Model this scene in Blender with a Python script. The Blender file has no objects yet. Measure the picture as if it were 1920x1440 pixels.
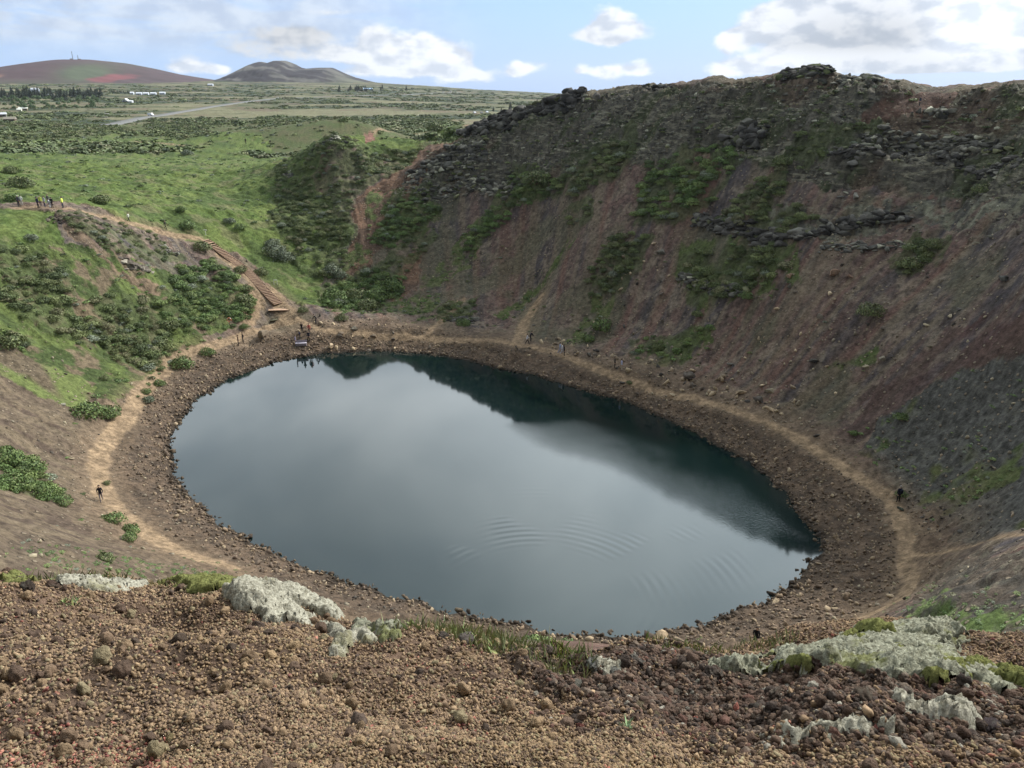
import bpy, bmesh, math, random
import numpy as np
from mathutils import Vector, Matrix

# ------------------------------------------------------------------ camera, sky, sun, exposure
sc = bpy.context.scene
col = sc.collection
F = 1450.0                      # focal length in photo pixels (photo 1920 wide)
PITCH = math.radians(20.9)
camd = bpy.data.cameras.new("camera")
camd.sensor_width = 36.0
camd.lens = 36.0 * F / 1920.0
camd.clip_start = 0.1
camd.clip_end = 30000.0
cam = bpy.data.objects.new("camera", camd)
col.objects.link(cam)
cam.location = (0, 0, 0)
cam.rotation_euler = (math.radians(90) - PITCH, 0, 0)
sc.camera = cam
sc.view_settings.view_transform = 'Standard'
sc.view_settings.look = 'None'
sc.view_settings.exposure = 0.33
sc.view_settings.gamma = 1.0
sc.cycles.use_denoising = True
sc.cycles.max_bounces = 5
sc.cycles.transparent_max_bounces = 6
sc.cycles.volume_bounces = 0

SUN_AZ, SUN_EL = 50.0, 37.0     # degrees, azimuth clockwise from the view direction
sund = bpy.data.lights.new("sun", 'SUN')
sund.energy = 3.9
sund.angle = math.radians(3.5)
sund.color = (1.0, 0.955, 0.89)
sun = bpy.data.objects.new("sun", sund)
col.objects.link(sun)
sdir = Vector((math.sin(math.radians(SUN_AZ)) * math.cos(math.radians(SUN_EL)),
               math.cos(math.radians(SUN_AZ)) * math.cos(math.radians(SUN_EL)), math.sin(math.radians(SUN_EL))))
sun.rotation_euler = sdir.to_track_quat('Z', 'Y').to_euler()
sun.location = (60, 60, 80)

CP, SP = math.cos(PITCH), math.sin(PITCH)
def pix_dir(px, py):
    """world direction of a point of the photograph: used to find where things stand"""
    x = (px - 960.0) / F; y = (720.0 - py) / F
    return x, CP + y * SP, -SP + y * CP
def azel(px, py):
    x, y, z = pix_dir(px, py)
    h = math.hypot(x, y)
    return math.degrees(math.atan2(x, y)), math.degrees(math.atan2(z, h))

# ---- world: Nishita sky with a procedural cloud deck
W = bpy.data.worlds.new("World"); sc.world = W; W.use_nodes = True
nt = W.node_tree; nt.nodes.clear()
def N(t, **kw):
    n = nt.nodes.new(t)
    for k, v in kw.items(): setattr(n, k, v)
    return n
def L(a, b): nt.links.new(a, b)
def Mn(op, a, b=None, c=None, clamp=False):
    n = nt.nodes.new('ShaderNodeMath'); n.operation = op; n.use_clamp = clamp
    for i, v in enumerate((a, b, c)):
        if v is None: continue
        if isinstance(v, (int, float)): n.inputs[i].default_value = v
        else: nt.links.new(v, n.inputs[i])
    return n.outputs[0]
def SS(x, lo, hi):
    n = nt.nodes.new('ShaderNodeMapRange'); n.interpolation_type = 'SMOOTHSTEP'
    nt.links.new(x, n.inputs[0]); n.inputs[1].default_value = lo; n.inputs[2].default_value = hi
    n.inputs[3].default_value = 0; n.inputs[4].default_value = 1
    return n.outputs[0]
def MixC(f, a, b):
    n = nt.nodes.new('ShaderNodeMix'); n.data_type = 'RGBA'
    if isinstance(f, (int, float)): n.inputs[0].default_value = f
    else: nt.links.new(f, n.inputs[0])
    for i, v in ((6, a), (7, b)):
        if isinstance(v, tuple): n.inputs[i].default_value = (*v, 1)
        else: nt.links.new(v, n.inputs[i])
    return n.outputs[2]
sky = N('ShaderNodeTexSky'); sky.sky_type = 'NISHITA'; sky.sun_disc = False
sky.sun_elevation = math.radians(SUN_EL); sky.sun_rotation = math.radians(SUN_AZ)
sky.air_density = 1.0; sky.dust_density = 0.3; sky.ozone_density = 1.2; sky.altitude = 100
tc = N('ShaderNodeTexCoord'); sep = N('ShaderNodeSeparateXYZ'); L(tc.outputs['Generated'], sep.inputs[0])
X, Y, Z = sep.outputs
AZ = Mn('MULTIPLY', Mn('ARCTAN2', X, Y), 57.29578)
EL = Mn('MULTIPLY', Mn('ARCSINE', Z), 57.29578)
comb = N('ShaderNodeCombineXYZ')                       # degrees, stretched sideways towards the horizon
L(Mn('MULTIPLY', AZ, 0.55), comb.inputs[0]); L(EL, comb.inputs[1])
def wnoise(vec, scale, detail=6, rough=0.55, dist=0.0):
    n = N('ShaderNodeTexNoise'); n.inputs['Scale'].default_value = scale
    n.inputs['Detail'].default_value = detail; n.inputs['Roughness'].default_value = rough
    n.inputs['Distortion'].default_value = dist
    L(vec, n.inputs['Vector']); return n.outputs['Fac']
n_puff = wnoise(comb.outputs[0], 0.42, 8, 0.56)
# (px, py, half width, half height, weight, whiteness) -- where each cloud stands in the sky
BLOBS = [(330,100,240,16,.3,.6),(520,66,100,22,1.1,.42),(555,105,110,10,.25,.5),
         (800,96,62,34,1.5,.95),(745,112,60,22,1.0,.85),(850,118,36,18,.9,.9),(655,104,50,18,.95,.9),(702,76,20,15,1.2,.95),(640,134,90,7,.5,.75),(900,142,50,12,.7,.85),
         (1145,52,52,26,1.6,.92),(1120,66,50,12,.9,.6),(972,130,30,15,1.2,.95),(1025,122,22,10,.8,.9),(1130,134,28,13,1.1,.95),(1200,128,34,14,1.3,.95),(1085,132,16,8,.8,.9),
         (1660,34,120,34,1.6,.34),(1580,62,90,20,1.5,.36),(1560,30,70,30,1.2,.7),(1490,36,44,22,1.0,.95),(1430,52,38,24,1.0,.95),(1368,76,26,16,1.2,.95),(1760,106,200,11,1.3,.75),(1680,124,90,9,1.2,.6),
         (1470,122,90,16,1.0,.95),(1800,126,110,9,.9,.6),(1910,84,60,20,1.4,.95),(1845,20,60,40,1.6,1.7),(1740,6,160,22,1.5,1.1),(1370,132,50,12,.8,.9),(345,126,30,9,1.1,.9),(412,132,20,8,1.2,.95),(620,22,60,7,.5,.8)]
dens = None; whit = None
for (bx, by, rx, ry, w, wh) in BLOBS:
    a, e = azel(bx, by); ra = rx / F * 57.3; re = ry / F * 57.3 * 1.05
    da = Mn('MULTIPLY', Mn('SUBTRACT', AZ, a), 1 / ra); de = Mn('MULTIPLY', Mn('SUBTRACT', EL, e), 1 / re)
    r2 = Mn('ADD', Mn('MULTIPLY', da, da), Mn('MULTIPLY', de, de))
    f = Mn('MULTIPLY', Mn('EXPONENT', Mn('MULTIPLY', r2, -.8)), w)
    g = Mn('MULTIPLY', f, wh)
    dens = f if dens is None else Mn('ADD', dens, f)
    whit = g if whit is None else Mn('ADD', whit, g)
whiteness = Mn('DIVIDE', whit, Mn('ADD', dens, 0.02))
n_fine = wnoise(comb.outputs[0], 0.9, 6, 0.5)
d0 = Mn('ADD', dens, Mn('ADD', Mn('MULTIPLY', Mn('SUBTRACT', n_puff, .5), 1.7), Mn('MULTIPLY', Mn('SUBTRACT', n_fine, .5), 1.1)))
puff = SS(d0, 0.54, 1.05)
up = N('ShaderNodeVectorMath'); up.operation = 'ADD'; L(comb.outputs[0], up.inputs[0]); up.inputs[1].default_value = (0.2, 0.55, 0)
n_up = wnoise(up.outputs[0], 0.9, 4, 0.45)
lit = SS(Mn('SUBTRACT', n_fine, n_up), -.20, .12)
# thin streaky veil in the upper left
veilv = N('ShaderNodeCombineXYZ'); L(Mn('ADD', Mn('MULTIPLY', AZ, 0.10), Mn('MULTIPLY', EL, .12)), veilv.inputs[0]); L(Mn('MULTIPLY', EL, .62), veilv.inputs[1])
n_veil = wnoise(veilv.outputs[0], 1.3, 8, 0.55, .6)
veil = Mn('MULTIPLY', SS(n_veil, .22, .54), Mn('MULTIPLY', SS(AZ, 2.0, -16.0), SS(EL, 1.2, 3.6)))
# deck higher up (what the lake mirrors and what lights the crater), in a plane above the ground
inv = Mn('DIVIDE', 1.0, Mn('MAXIMUM', Mn('ADD', Z, 0.03), 0.03))
pl = N('ShaderNodeCombineXYZ'); L(Mn('MULTIPLY', X, inv), pl.inputs[0]); L(Mn('MULTIPLY', Y, inv), pl.inputs[1])
n_deck = wnoise(pl.outputs[0], 0.9, 5, 0.55, 0.4)
n_deck2 = wnoise(pl.outputs[0], 0.35, 3, 0.5, 0.6)
deckamt = Mn('MULTIPLY', SS(EL, 11.0, 21.0), SS(n_deck2, .22, .5))
sd_ = N('ShaderNodeVectorMath'); sd_.operation = 'DOT_PRODUCT'; L(tc.outputs['Generated'], sd_.inputs[0]); sd_.inputs[1].default_value = tuple(sdir)
front = SS(Y, -.35, .75)
glow = Mn('ADD', Mn('MULTIPLY', front, .78), Mn('ADD', .24, Mn('MULTIPLY', SS(sd_.outputs['Value'], .55, 1.0), 1.6)))
dk_ = N('ShaderNodeVectorMath'); dk_.operation = 'SCALE'; L(MixC(SS(n_deck, .3, .72), (10.2, 11.4, 12.6), (19.5, 20.3, 21.0)), dk_.inputs[0]); L(Mn('MULTIPLY', glow, Mn('SUBTRACT', 1.0, Mn('MULTIPLY', Mn('MULTIPLY', SS(EL, 17.0, 40.0), SS(EL, 72.0, 48.0)), .52))), dk_.inputs['Scale'])
deckcol = dk_.outputs[0]
hz = SS(EL, 9.0, -1.0)
skyc = N('ShaderNodeMix'); skyc.data_type = 'RGBA'; skyc.blend_type = 'MULTIPLY'; skyc.inputs[0].default_value = 1
L(sky.outputs[0], skyc.inputs[6]); skyc.inputs[7].default_value = (1.3, 1.3, 1.55, 1)
base = MixC(Mn('ADD', Mn('MULTIPLY', hz, .25), .55), skyc.outputs[2], (2.3, 4.2, 7.8))
pcol = MixC(Mn('MULTIPLY', lit, 1.0, clamp=True), (5.7, 6.2, 7.0), (8.6, 8.8, 9.1))
wsc = N('ShaderNodeVectorMath'); wsc.operation = 'SCALE'; L(pcol, wsc.inputs[0])
L(Mn('ADD', Mn('MULTIPLY', whiteness, .62), .42), wsc.inputs['Scale'])
base = MixC(Mn('MULTIPLY', hz, .25), base, (5.0, 6.5, 8.3))
base = MixC(Mn('MULTIPLY', veil, .85), base, MixC(SS(n_fine, .35, .65), (4.6, 5.3, 6.5), (6.2, 6.8, 7.6)))
c1 = MixC(Mn('MULTIPLY', puff, .92), base, wsc.outputs[0])
c2 = MixC(deckamt, c1, deckcol)
bg = N('ShaderNodeBackground'); L(c2, bg.inputs[0]); bg.inputs[1].default_value = 0.10
wo = N('ShaderNodeOutputWorld'); L(bg.outputs[0], wo.inputs[0])

# ------------------------------------------------------------------ helpers
rng = np.random.default_rng(7)
_T = rng.random((256, 256)).astype(np.float32)
def vnoise(x, y):
    xi = np.floor(x); yi = np.floor(y)
    fx = (x - xi).astype(np.float32); fy = (y - yi).astype(np.float32)
    xi = xi.astype(np.int64); yi = yi.astype(np.int64)
    fx = fx * fx * (3 - 2 * fx); fy = fy * fy * (3 - 2 * fy)
    a = _T[xi & 255, yi & 255]; b = _T[(xi + 1) & 255, yi & 255]
    c = _T[xi & 255, (yi + 1) & 255]; d = _T[(xi + 1) & 255, (yi + 1) & 255]
    return (a + (b - a) * fx) * (1 - fy) + (c + (d - c) * fx) * fy
def fbm(x, y, octv=4, seed=0, gain=.5):
    s = 0; a = 1; t = 0
    for o in range(octv):
        c, sn = math.cos(.6 * o + seed), math.sin(.6 * o + seed)
        s = s + a * vnoise((x * c - y * sn) * 2 ** o + 17.3 * seed + 5.1 * o, (x * sn + y * c) * 2 ** o - 9.7 * seed)
        t += a; a *= gain
    return s / t
def ridged(x, y, octv=4, seed=0):
    s = 0; a = 1; t = 0
    for o in range(octv):
        n = 1 - np.abs(2 * vnoise(x * 2 ** o + 31.7 * seed + o * 3.3, y * 2 ** o + 11.1 * seed) - 1)
        s = s + a * n * n; t += a; a *= .5
    return s / t
def sstep(x, a, b):
    t = np.clip((x - a) / (b - a), 0, 1); return t * t * (3 - 2 * t)
def in_poly(x, y, P):
    P = np.asarray(P, float)
    x0, y0 = P.min(0); x1, y1 = P.max(0)
    res = np.zeros(x.shape, bool)
    m = (x >= x0) & (x <= x1) & (y >= y0) & (y <= y1)
    if not m.any(): return res
    xs = x[m]; ys = y[m]; r = np.zeros(xs.shape, bool)
    n = len(P)
    for i in range(n):
        ax, ay = P[i]; bx, by = P[(i + 1) % n]
        if ay == by: continue
        c = ((ay > ys) != (by > ys)) & (xs < (bx - ax) * (ys - ay) / (by - ay) + ax)
        r ^= c
    res[m] = r; return res
def seg_dist(x, y, P, closed=False):
    P = np.asarray(P, float); d = np.full(x.shape, 1e9)
    n = len(P)
    for i in range(n if closed else n - 1):
        a = P[i]; b = P[(i + 1) % n]; v = b - a; L2 = (v ** 2).sum() + 1e-12
        t = np.clip(((x - a[0]) * v[0] + (y - a[1]) * v[1]) / L2, 0, 1)
        d = np.minimum(d, np.hypot(x - a[0] - t * v[0], y - a[1] - t * v[1]))
    return d

# ------------------------------------------------------------------ the terrain's overall shape
LAKE_Z = -39.0
def PD(px, py, D):                       # point of the photo at horizontal distance D
    x, y, z = pix_dir(px, py); k = D / math.hypot(x, y); return (x * k, y * k, z * k)
def PZ(px, py, zz):
    x, y, z = pix_dir(px, py); k = zz / z; return (x * k, y * k, zz)
def AZP(az, D, z):
    a = math.radians(az); return (math.sin(a) * D, math.cos(a) * D, z)
LAKE_PX = [(320,860),(322,820),(340,780),(362,755),(400,728),(440,706),(480,690),(540,672),(600,664),(660,660),(720,658),(800,663),(870,675),(940,692),(1000,703),(1060,722),(1120,738),(1180,758),(1240,782),(1300,810),(1360,840),(1410,870),(1450,900),(1480,935),(1500,965),(1530,1000),(1543,1030),(1525,1060),(1505,1085),(1470,1105),(1420,1130),(1370,1150),(1320,1170),(1270,1180),(1220,1188),(1150,1193),(1080,1188),(1000,1178),(920,1165),(840,1145),(760,1125),(700,1108),(640,1090),(580,1068),(520,1040),(470,1010),(430,990),(400,970),(370,945),(345,915),(325,890)]
LAKE = np.array([PZ(a, b, LAKE_Z)[:2] for a, b in LAKE_PX])
BRINK = [(-500,1080,6.5),(0,1075,6.2),(100,1085,6.1),(300,1085,6.0),(450,1092,5.6),(560,1130,5.0),(700,1165,4.4),(800,1178,4.2),(900,1205,3.9),(1000,1222,3.7),(1080,1235,3.6),(1150,1218,3.8),(1200,1208,4.0),(1240,1218,4.2),(1300,1230,4.4),(1370,1222,5.0),(1450,1200,5.8),(1550,1172,6.4),(1650,1157,6.8),(1760,1172,7.0),(1850,1190,7.0),(1920,1200,7.0),(2300,1210,7.0)]
_b = np.array([PD(*q) for q in BRINK])
B_az = np.degrees(np.arctan2(_b[:, 0], _b[:, 1])); B_r = np.hypot(_b[:, 0], _b[:, 1]); B_z = _b[:, 2]
CP_ = []
for az in range(-60, 61, 10):
    CP_ += [AZP(az, 11, -9.6)]
for az in (-12, -4, 4, 12, 20): CP_ += [AZP(az, 27, -22.5), AZP(az, 41, -34.2)]
CP_ += [PZ(1350, 1205, -36.8), PZ(1200, 1215, -37.2), PZ(1000, 1205, -37.2), PZ(850, 1170, -37.2), AZP(-18, 22, -17.5), AZP(-18, 38, -30.5), AZP(27, 25, -20.5), AZP(27, 38, -31)]
# left slope
CP_ += [AZP(-35, 30, -20), AZP(-40, 50, -22), AZP(-40, 80, -27), AZP(-50, 50, -18), AZP(-60, 60, -14), AZP(-45, 94, -18), AZP(-55, 90, -15.5), PD(-300,480,118),
        PD(0,470,127), PD(60,392,143), PD(120,392,143), PD(0,388,143), PD(0,330,190), PD(0,290,245), PD(0,245,420), PD(100,452,132), PD(170,420,138), PD(260,455,143), PD(330,480,145), PD(400,500,143), PD(430,520,139), PD(-300,392,143)]
for q in [(190,860),(205,935),(260,990),(330,1035),(430,1050),(245,765),(310,680),(380,655),(450,625),(520,600),(600,620),(700,625),(800,630),(900,640),(1000,650),(1100,676),(1200,715),(1300,748),(1400,778),(1500,822),(1570,866),(1640,915),(1680,965),(1700,1025),(1700,1085),(1640,1140),(1540,1185)]:
    CP_.append(PZ(q[0], q[1], -36.6))
# bowl (grass) behind the stairs
CP_ += [PD(545,578,133), PD(480,505,148), PD(412,478,151), PD(375,446,154), PD(300,430,151), PD(240,414,148), PD(180,375,158), PD(100,340,178), PD(150,300,225), PD(300,330,200), PD(300,280,280), PD(300,250,420),
        PD(420,400,166), PD(500,450,160), PD(600,560,141), PD(560,500,152), PD(600,430,162), PD(480,330,200), PD(520,280,270), PD(500,245,420), PD(650,480,153), PD(660,560,141), PD(560,350,182), PD(620,300,182), PD(620,268,184), PD(660,262,188), PD(690,300,188), PD(700,262,208), PD(700,240,300), PD(850,238,238), PD(780,262,205)]
# wall: toe to crest
CREST = [(800,300,172),(870,252,176),(950,218,171),(1030,196,166),(1085,182,163),(1130,173,160),(1200,164,155),(1300,154,148),(1400,151,143),(1460,145,140),(1530,132,137),(1580,145,136),(1640,150,133),(1700,160,134),(1760,163,134),(1850,162,131),(1920,155,128),(2050,150,112),(2300,150,98)]
for q in CREST:
    c = PD(*q); CP_.append(c); az = math.degrees(math.atan2(c[0], c[1])); r = math.hypot(c[0], c[1])
    CP_.append(AZP(az, r + 12, c[2] - 1.6)); CP_.append(AZP(az, r + 45, c[2] - (9 if r < 180 else 5))); CP_.append(AZP(az, r + 120, min(-16, c[2] - 16)))
for k in range(0, len(CREST) - 2):
    q = CREST[k]
    if q[0] < 1000 or k % 2: continue
    c = np.array(PD(*q)); az = math.degrees(math.atan2(c[0], c[1])); r = math.hypot(c[0], c[1])
    rt = 114 if q[0] < 1100 else 114 - (q[0] - 1100) * .058
    for t, s in ((.12, .03), (.35, .29), (.6, .57), (.8, .79), (.92, .93)):
        CP_.append(AZP(az, rt + (r - rt) * t, -36.4 + (c[2] + 36.4) * s))
CP_ += [PD(1860,1005,58), PD(1920,998,56), PD(1920,1110,41), PD(1850,1060,48), PD(1920,1180,30), PD(1800,1140,42), PD(2200,1100,36), PD(2200,900,56)]
CP_ += [PD(1000,560,133), PD(1000,450,144), PD(900,560,134), PD(900,440,152), PD(800,560,139), PD(820,400,160), PD(730,500,150), PD(760,400,162), PD(740,340,172), PD(660,400,164), PD(900,330,163), PD(870,600,128)]
for az in range(-60, 61, 12): CP_ += [AZP(az, 345, -17.8), AZP(az, 470, -18.8), AZP(az, 700, -20.5)]
for k in range(0, len(LAKE_PX), 3): CP_.append(PZ(*LAKE_PX[k], -38.0))
CP_ += [(0, 80, -39.5), (-15, 95, -39.5), (12, 70, -39.5), (5, 95, -39.5), (-20, 80, -39.5), (5, 60, -39.5)]
CPA = np.array(CP_)
# thin plate spline (scaled), slightly smoothed
S_ = 100.0
P2 = CPA[:, :2] / S_
def tpk(r2): return .5 * r2 * np.log(r2 + 1e-12)
n_ = len(P2)
D2 = ((P2[:, None] - P2[None]) ** 2).sum(-1)
A_ = np.zeros((n_ + 3, n_ + 3)); A_[:n_, :n_] = tpk(D2) + np.eye(n_) * 6e-4
A_[:n_, n_] = 1; A_[:n_, n_ + 1:] = P2; A_[n_:, :n_] = A_[:n_, n_:].T
wv = np.linalg.solve(A_, np.concatenate([CPA[:, 2], [0, 0, 0]]))
AZT = np.linspace(-62, 62, 497); LRT = np.linspace(math.log(.15), math.log(6300), 1000)
RT = np.exp(LRT)
ga, gr = np.meshgrid(np.radians(AZT), RT, indexing='ij')
gx = np.sin(ga) * gr; gy = np.cos(ga) * gr
mid = np.zeros(gx.shape)
qx = gx / S_; qy = gy / S_
mm = (gr > 7) & (gr < 720)
fx_ = qx[mm]; fy_ = qy[mm]; acc = wv[n_] + wv[n_ + 1] * fx_ + wv[n_ + 2] * fy_
for i in range(n_):
    acc = acc + wv[i] * tpk((fx_ - P2[i, 0]) ** 2 + (fy_ - P2[i, 1]) ** 2)
mid[mm] = acc
# far plain: rises gently to the skyline seen in the photograph
HOR = [(-400,150),(0,151),(420,152),(560,153),(700,155),(800,161),(900,168),(1000,173),(1060,176),(1500,176),(2300,176)]
hz_ = np.array([azel(a, b) for a, b in HOR])
hel = np.tan(np.radians(np.interp(AZT, hz_[:, 0], hz_[:, 1])))[:, None]
zh = hel * 2700.0
tt = np.clip((gr - 700) / 2000, 0, 1)
far = -20.5 + (zh + 20.5) * tt ** 1.25
far = np.where(gr > 2700, zh - (gr - 2700) * .012, far)
k1 = sstep(gr, 420, 700)
zt = np.where(gr < 420, mid, mid * (1 - k1) + far * k1)
zt = np.where(gr >= 700, far, zt)
# near slope down to the brink
rb = np.interp(AZT, B_az, B_r)[:, None]; zb = np.interp(AZT, B_az, B_z)[:, None]
t = np.clip((gr - .9) / (rb - .9), 0, 1)
near = -1.62 + (zb + 1.62) * (.78 * t + .22 * t * t)
drop = zb - (gr - rb) * 1.15
near = np.where(gr < rb, near, drop)
k2 = sstep(gr, rb + 1.6, rb + 4.2)
zt = np.where(gr < rb + 4.2, near * (1 - k2) + np.where(gr > 7.2, zt, near) * k2, zt)
def base_z(x, y):
    r = np.hypot(x, y); az = np.degrees(np.arctan2(x, y))
    azc = np.clip(az, -61.9, 61.9)
    u = (azc + 62) / 124 * (len(AZT) - 1); v = (np.log(np.maximum(r, .16)) - LRT[0]) / (LRT[-1] - LRT[0]) * (len(LRT) - 1)
    v = np.clip(v, 0, len(LRT) - 1.001); u = np.clip(u, 0, len(AZT) - 1.001)
    i = u.astype(int); j = v.astype(int); fu = u - i; fv = v - j
    z = (zt[i, j] * (1 - fu) + zt[i + 1, j] * fu) * (1 - fv) + (zt[i, j + 1] * (1 - fu) + zt[i + 1, j + 1] * fu) * fv
    b = sstep(np.abs(az), 62, 130)
    return z * (1 - b) + (-1.9 - np.minimum(r, 900) * .02) * b
def lake_sd(x, y):
    """signed distance to the waterline, negative on the water; exact only near it"""
    d = np.full(x.shape, 99.0)
    m = (x > LAKE[:, 0].min() - 25) & (x < LAKE[:, 0].max() + 25) & (y > LAKE[:, 1].min() - 25) & (y < LAKE[:, 1].max() + 25)
    xs, ys = x[m], y[m]
    dd = seg_dist(xs, ys, LAKE, True) * np.where(in_poly(xs, ys, LAKE), -1, 1)
    dd = dd + (fbm(xs * .5, ys * .5, 3, 3) - .5) * 1.5
    d[m] = dd; return d
def shore(z, d):
    prof = LAKE_Z + np.where(d > 0, d * .30, d * .35)
    k = sstep(d, 1.5, 7.0)
    return np.where(d < 7.0, prof * (1 - k) + np.maximum(z, LAKE_Z + .6) * k, np.maximum(z, LAKE_Z + .6))
def ground0(x, y):
    z = base_z(x, y); return shore(z, lake_sd(x, y))
def hit(px, py, r0=12.0, lift=0):
    """where the photo's pixel meets the ground"""
    x, y, z = pix_dir(px, py); h = math.hypot(x, y); x /= h; y /= h; z /= h
    r = np.exp(np.linspace(math.log(r0), math.log(3500), 3000))
    g = ground0(x * r, y * r)
    below = np.nonzero(z * r < g)[0]
    k = below[0] if len(below) else len(r) - 1
    if k > 0 and k < len(r):
        a0 = z * r[k-1] - g[k-1]; a1 = z * r[k] - g[k]
        tt = a0 / (a0 - a1) if a0 != a1 else 1
        rr = r[k-1] + (r[k] - r[k-1]) * np.clip(tt, 0, 1)
    else: rr = r[k]
    return (x * rr, y * rr)
def hitpoly(P, r0=12.0): return np.array([hit(a, b, r0) for a, b in P])
# ------------------------------------------------------------------ colours and materials
def lin(r, g, b):
    f = lambda c: ((c / 255 + .055) / 1.055) ** 2.4 if c > 10 else c / 255 / 12.92
    v = np.array([f(r), f(g), f(b)], np.float32); l = v @ np.array([.3, .6, .1], np.float32); k = .84 if g >= r else .70
    v = l + (v - l) * k
    if r > g > b: v = v * np.array([.98, 1.0, .92])
    return v.astype(np.float32)
MATS = {}
def mat(name, color=(.5, .5, .5), rough=.85, attr=None, var=.25, nscale=3.0, bump=0.0, bscale=20.0, spec=.25, metallic=0.0, detail=4):
    """procedural material: flat colour or colour attribute, broken up by noise, with noise bump"""
    if name in MATS: return MATS[name]
    m = bpy.data.materials.new(name); m.use_nodes = True; t = m.node_tree
    b = t.nodes['Principled BSDF']; b.inputs['Roughness'].default_value = rough
    b.inputs['Specular IOR Level'].default_value = spec; b.inputs['Metallic'].default_value = metallic
    tcn = t.nodes.new('ShaderNodeTexCoord')
    ns = t.nodes.new('ShaderNodeTexNoise'); ns.inputs['Scale'].default_value = nscale; ns.inputs['Detail'].default_value = detail
    ns.inputs['Roughness'].default_value = .62
    t.links.new(tcn.outputs['Object'], ns.inputs['Vector'])
    mr = t.nodes.new('ShaderNodeMapRange'); mr.inputs[1].default_value = .28; mr.inputs[2].default_value = .72
    mr.inputs[3].default_value = 1 - var; mr.inputs[4].default_value = 1 + var; t.links.new(ns.outputs['Fac'], mr.inputs[0])
    sc_ = t.nodes.new('ShaderNodeVectorMath'); sc_.operation = 'SCALE'
    if attr:
        a = t.nodes.new('ShaderNodeAttribute'); a.attribute_name = attr; t.links.new(a.outputs['Color'], sc_.inputs[0])
    else: sc_.inputs[0].default_value = tuple(color)
    t.links.new(mr.outputs[0], sc_.inputs['Scale']); t.links.new(sc_.outputs[0], b.inputs['Base Color'])
    if bump:
        nb = t.nodes.new('ShaderNodeTexNoise'); nb.inputs['Scale'].default_value = bscale; nb.inputs['Detail'].default_value = 5
        nb.inputs['Roughness'].default_value = .65
        t.links.new(tcn.outputs['Object'], nb.inputs['Vector'])
        bp = t.nodes.new('ShaderNodeBump'); bp.inputs['Distance'].default_value = bump; bp.inputs['Strength'].default_value = 1
        t.links.new(nb.outputs['Fac'], bp.inputs['Height']); t.links.new(bp.outputs[0], b.inputs['Normal'])
    MATS[name] = m; return m
def mesh_np(name, V, Fc, colors=None, material=None, smooth=False, parent=None, cname='Col'):
    V = np.asarray(V, np.float32).reshape(-1, 3); Fc = np.asarray(Fc, np.int32); k = Fc.shape[1]
    me = bpy.data.meshes.new(name); me.vertices.add(len(V)); me.vertices.foreach_set('co', V.ravel())
    me.loops.add(Fc.size); me.loops.foreach_set('vertex_index', Fc.ravel())
    me.polygons.add(len(Fc)); me.polygons.foreach_set('loop_start', np.arange(0, Fc.size, k, dtype=np.int32))
    if smooth: me.polygons.foreach_set('use_smooth', np.ones(len(Fc), bool))
    me.update(calc_edges=True)
    if colors is not None:
        a = me.attributes.new(cname, 'FLOAT_COLOR', 'POINT')
        c4 = np.ones((len(V), 4), np.float32); c4[:, :3] = colors; a.data.foreach_set('color', c4.ravel())
    if material is not None: me.materials.append(material)
    o = bpy.data.objects.new(name, me); col.objects.link(o)
    if parent is not None: o.parent = parent
    return o
def tag(o, label=None, cat=None, group=None, kind=None):
    if label: o['label'] = label
    if cat: o['category'] = cat
    if group: o['group'] = group
    if kind: o['kind'] = kind
    return o
def scatter(name, variants, pos, scale, rot, colors, material, smooth=False):
    """many copies of small meshes joined into one mesh; variants = [(V, F)], rot = (n,3,3)"""
    n = len(pos); vi = rng.integers(0, len(variants), n); VV = []; FF = []; CC = []; off = 0
    for k, (v, f) in enumerate(variants):
        m = np.nonzero(vi == k)[0]
        if not len(m): continue
        v = np.asarray(v, np.float32); f = np.asarray(f)
        sv = v[None] * np.asarray(scale)[m][:, None, :]
        w = np.einsum('nij,nvj->nvi', rot[m], sv) + pos[m][:, None, :]
        VV.append(w.reshape(-1, 3)); FF.append((f[None] + (np.arange(len(m)) * len(v))[:, None, None] + off).reshape(-1, f.shape[1]))
        CC.append(np.repeat(colors[m], len(v), 0)); off += len(m) * len(v)
    return mesh_np(name, np.concatenate(VV), np.concatenate(FF), np.concatenate(CC), material, smooth)
def rot_z(a):
    R = np.zeros((len(a), 3, 3), np.float32); c, s = np.cos(a), np.sin(a)
    R[:, 0, 0] = c; R[:, 0, 1] = -s; R[:, 1, 0] = s; R[:, 1, 1] = c; R[:, 2, 2] = 1; return R
def rot_any(n):
    q = rng.normal(size=(n, 4)); q /= np.linalg.norm(q, axis=1)[:, None]; w, x, y, z = q.T
    return np.stack([np.stack([1-2*(y*y+z*z), 2*(x*y-z*w), 2*(x*z+y*w)], -1), np.stack([2*(x*y+z*w), 1-2*(x*x+z*z), 2*(y*z-x*w)], -1), np.stack([2*(x*z-y*w), 2*(y*z+x*w), 1-2*(x*x+y*y)], -1)], 1).astype(np.float32)
def ico(sub):
    bm = bmesh.new(); bmesh.ops.create_icosphere(bm, subdivisions=sub, radius=1)
    V = np.array([v.co[:] for v in bm.verts], np.float32); Fc = np.array([[v.index for v in f.verts] for f in bm.faces]); bm.free(); return V, Fc
ICO1, ICO2, ICO3 = ico(1), ico(2), ico(3)
def n3(V, s, seed):
    return (vnoise(V[:, 0] * s + seed * 13.1 + V[:, 2] * s * .71, V[:, 1] * s + 7.7 * seed - V[:, 2] * s * .63) + vnoise(V[:, 2] * s + 3.3 * seed, V[:, 0] * s * .8 - V[:, 1] * s * .9 + seed)) - 1
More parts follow.
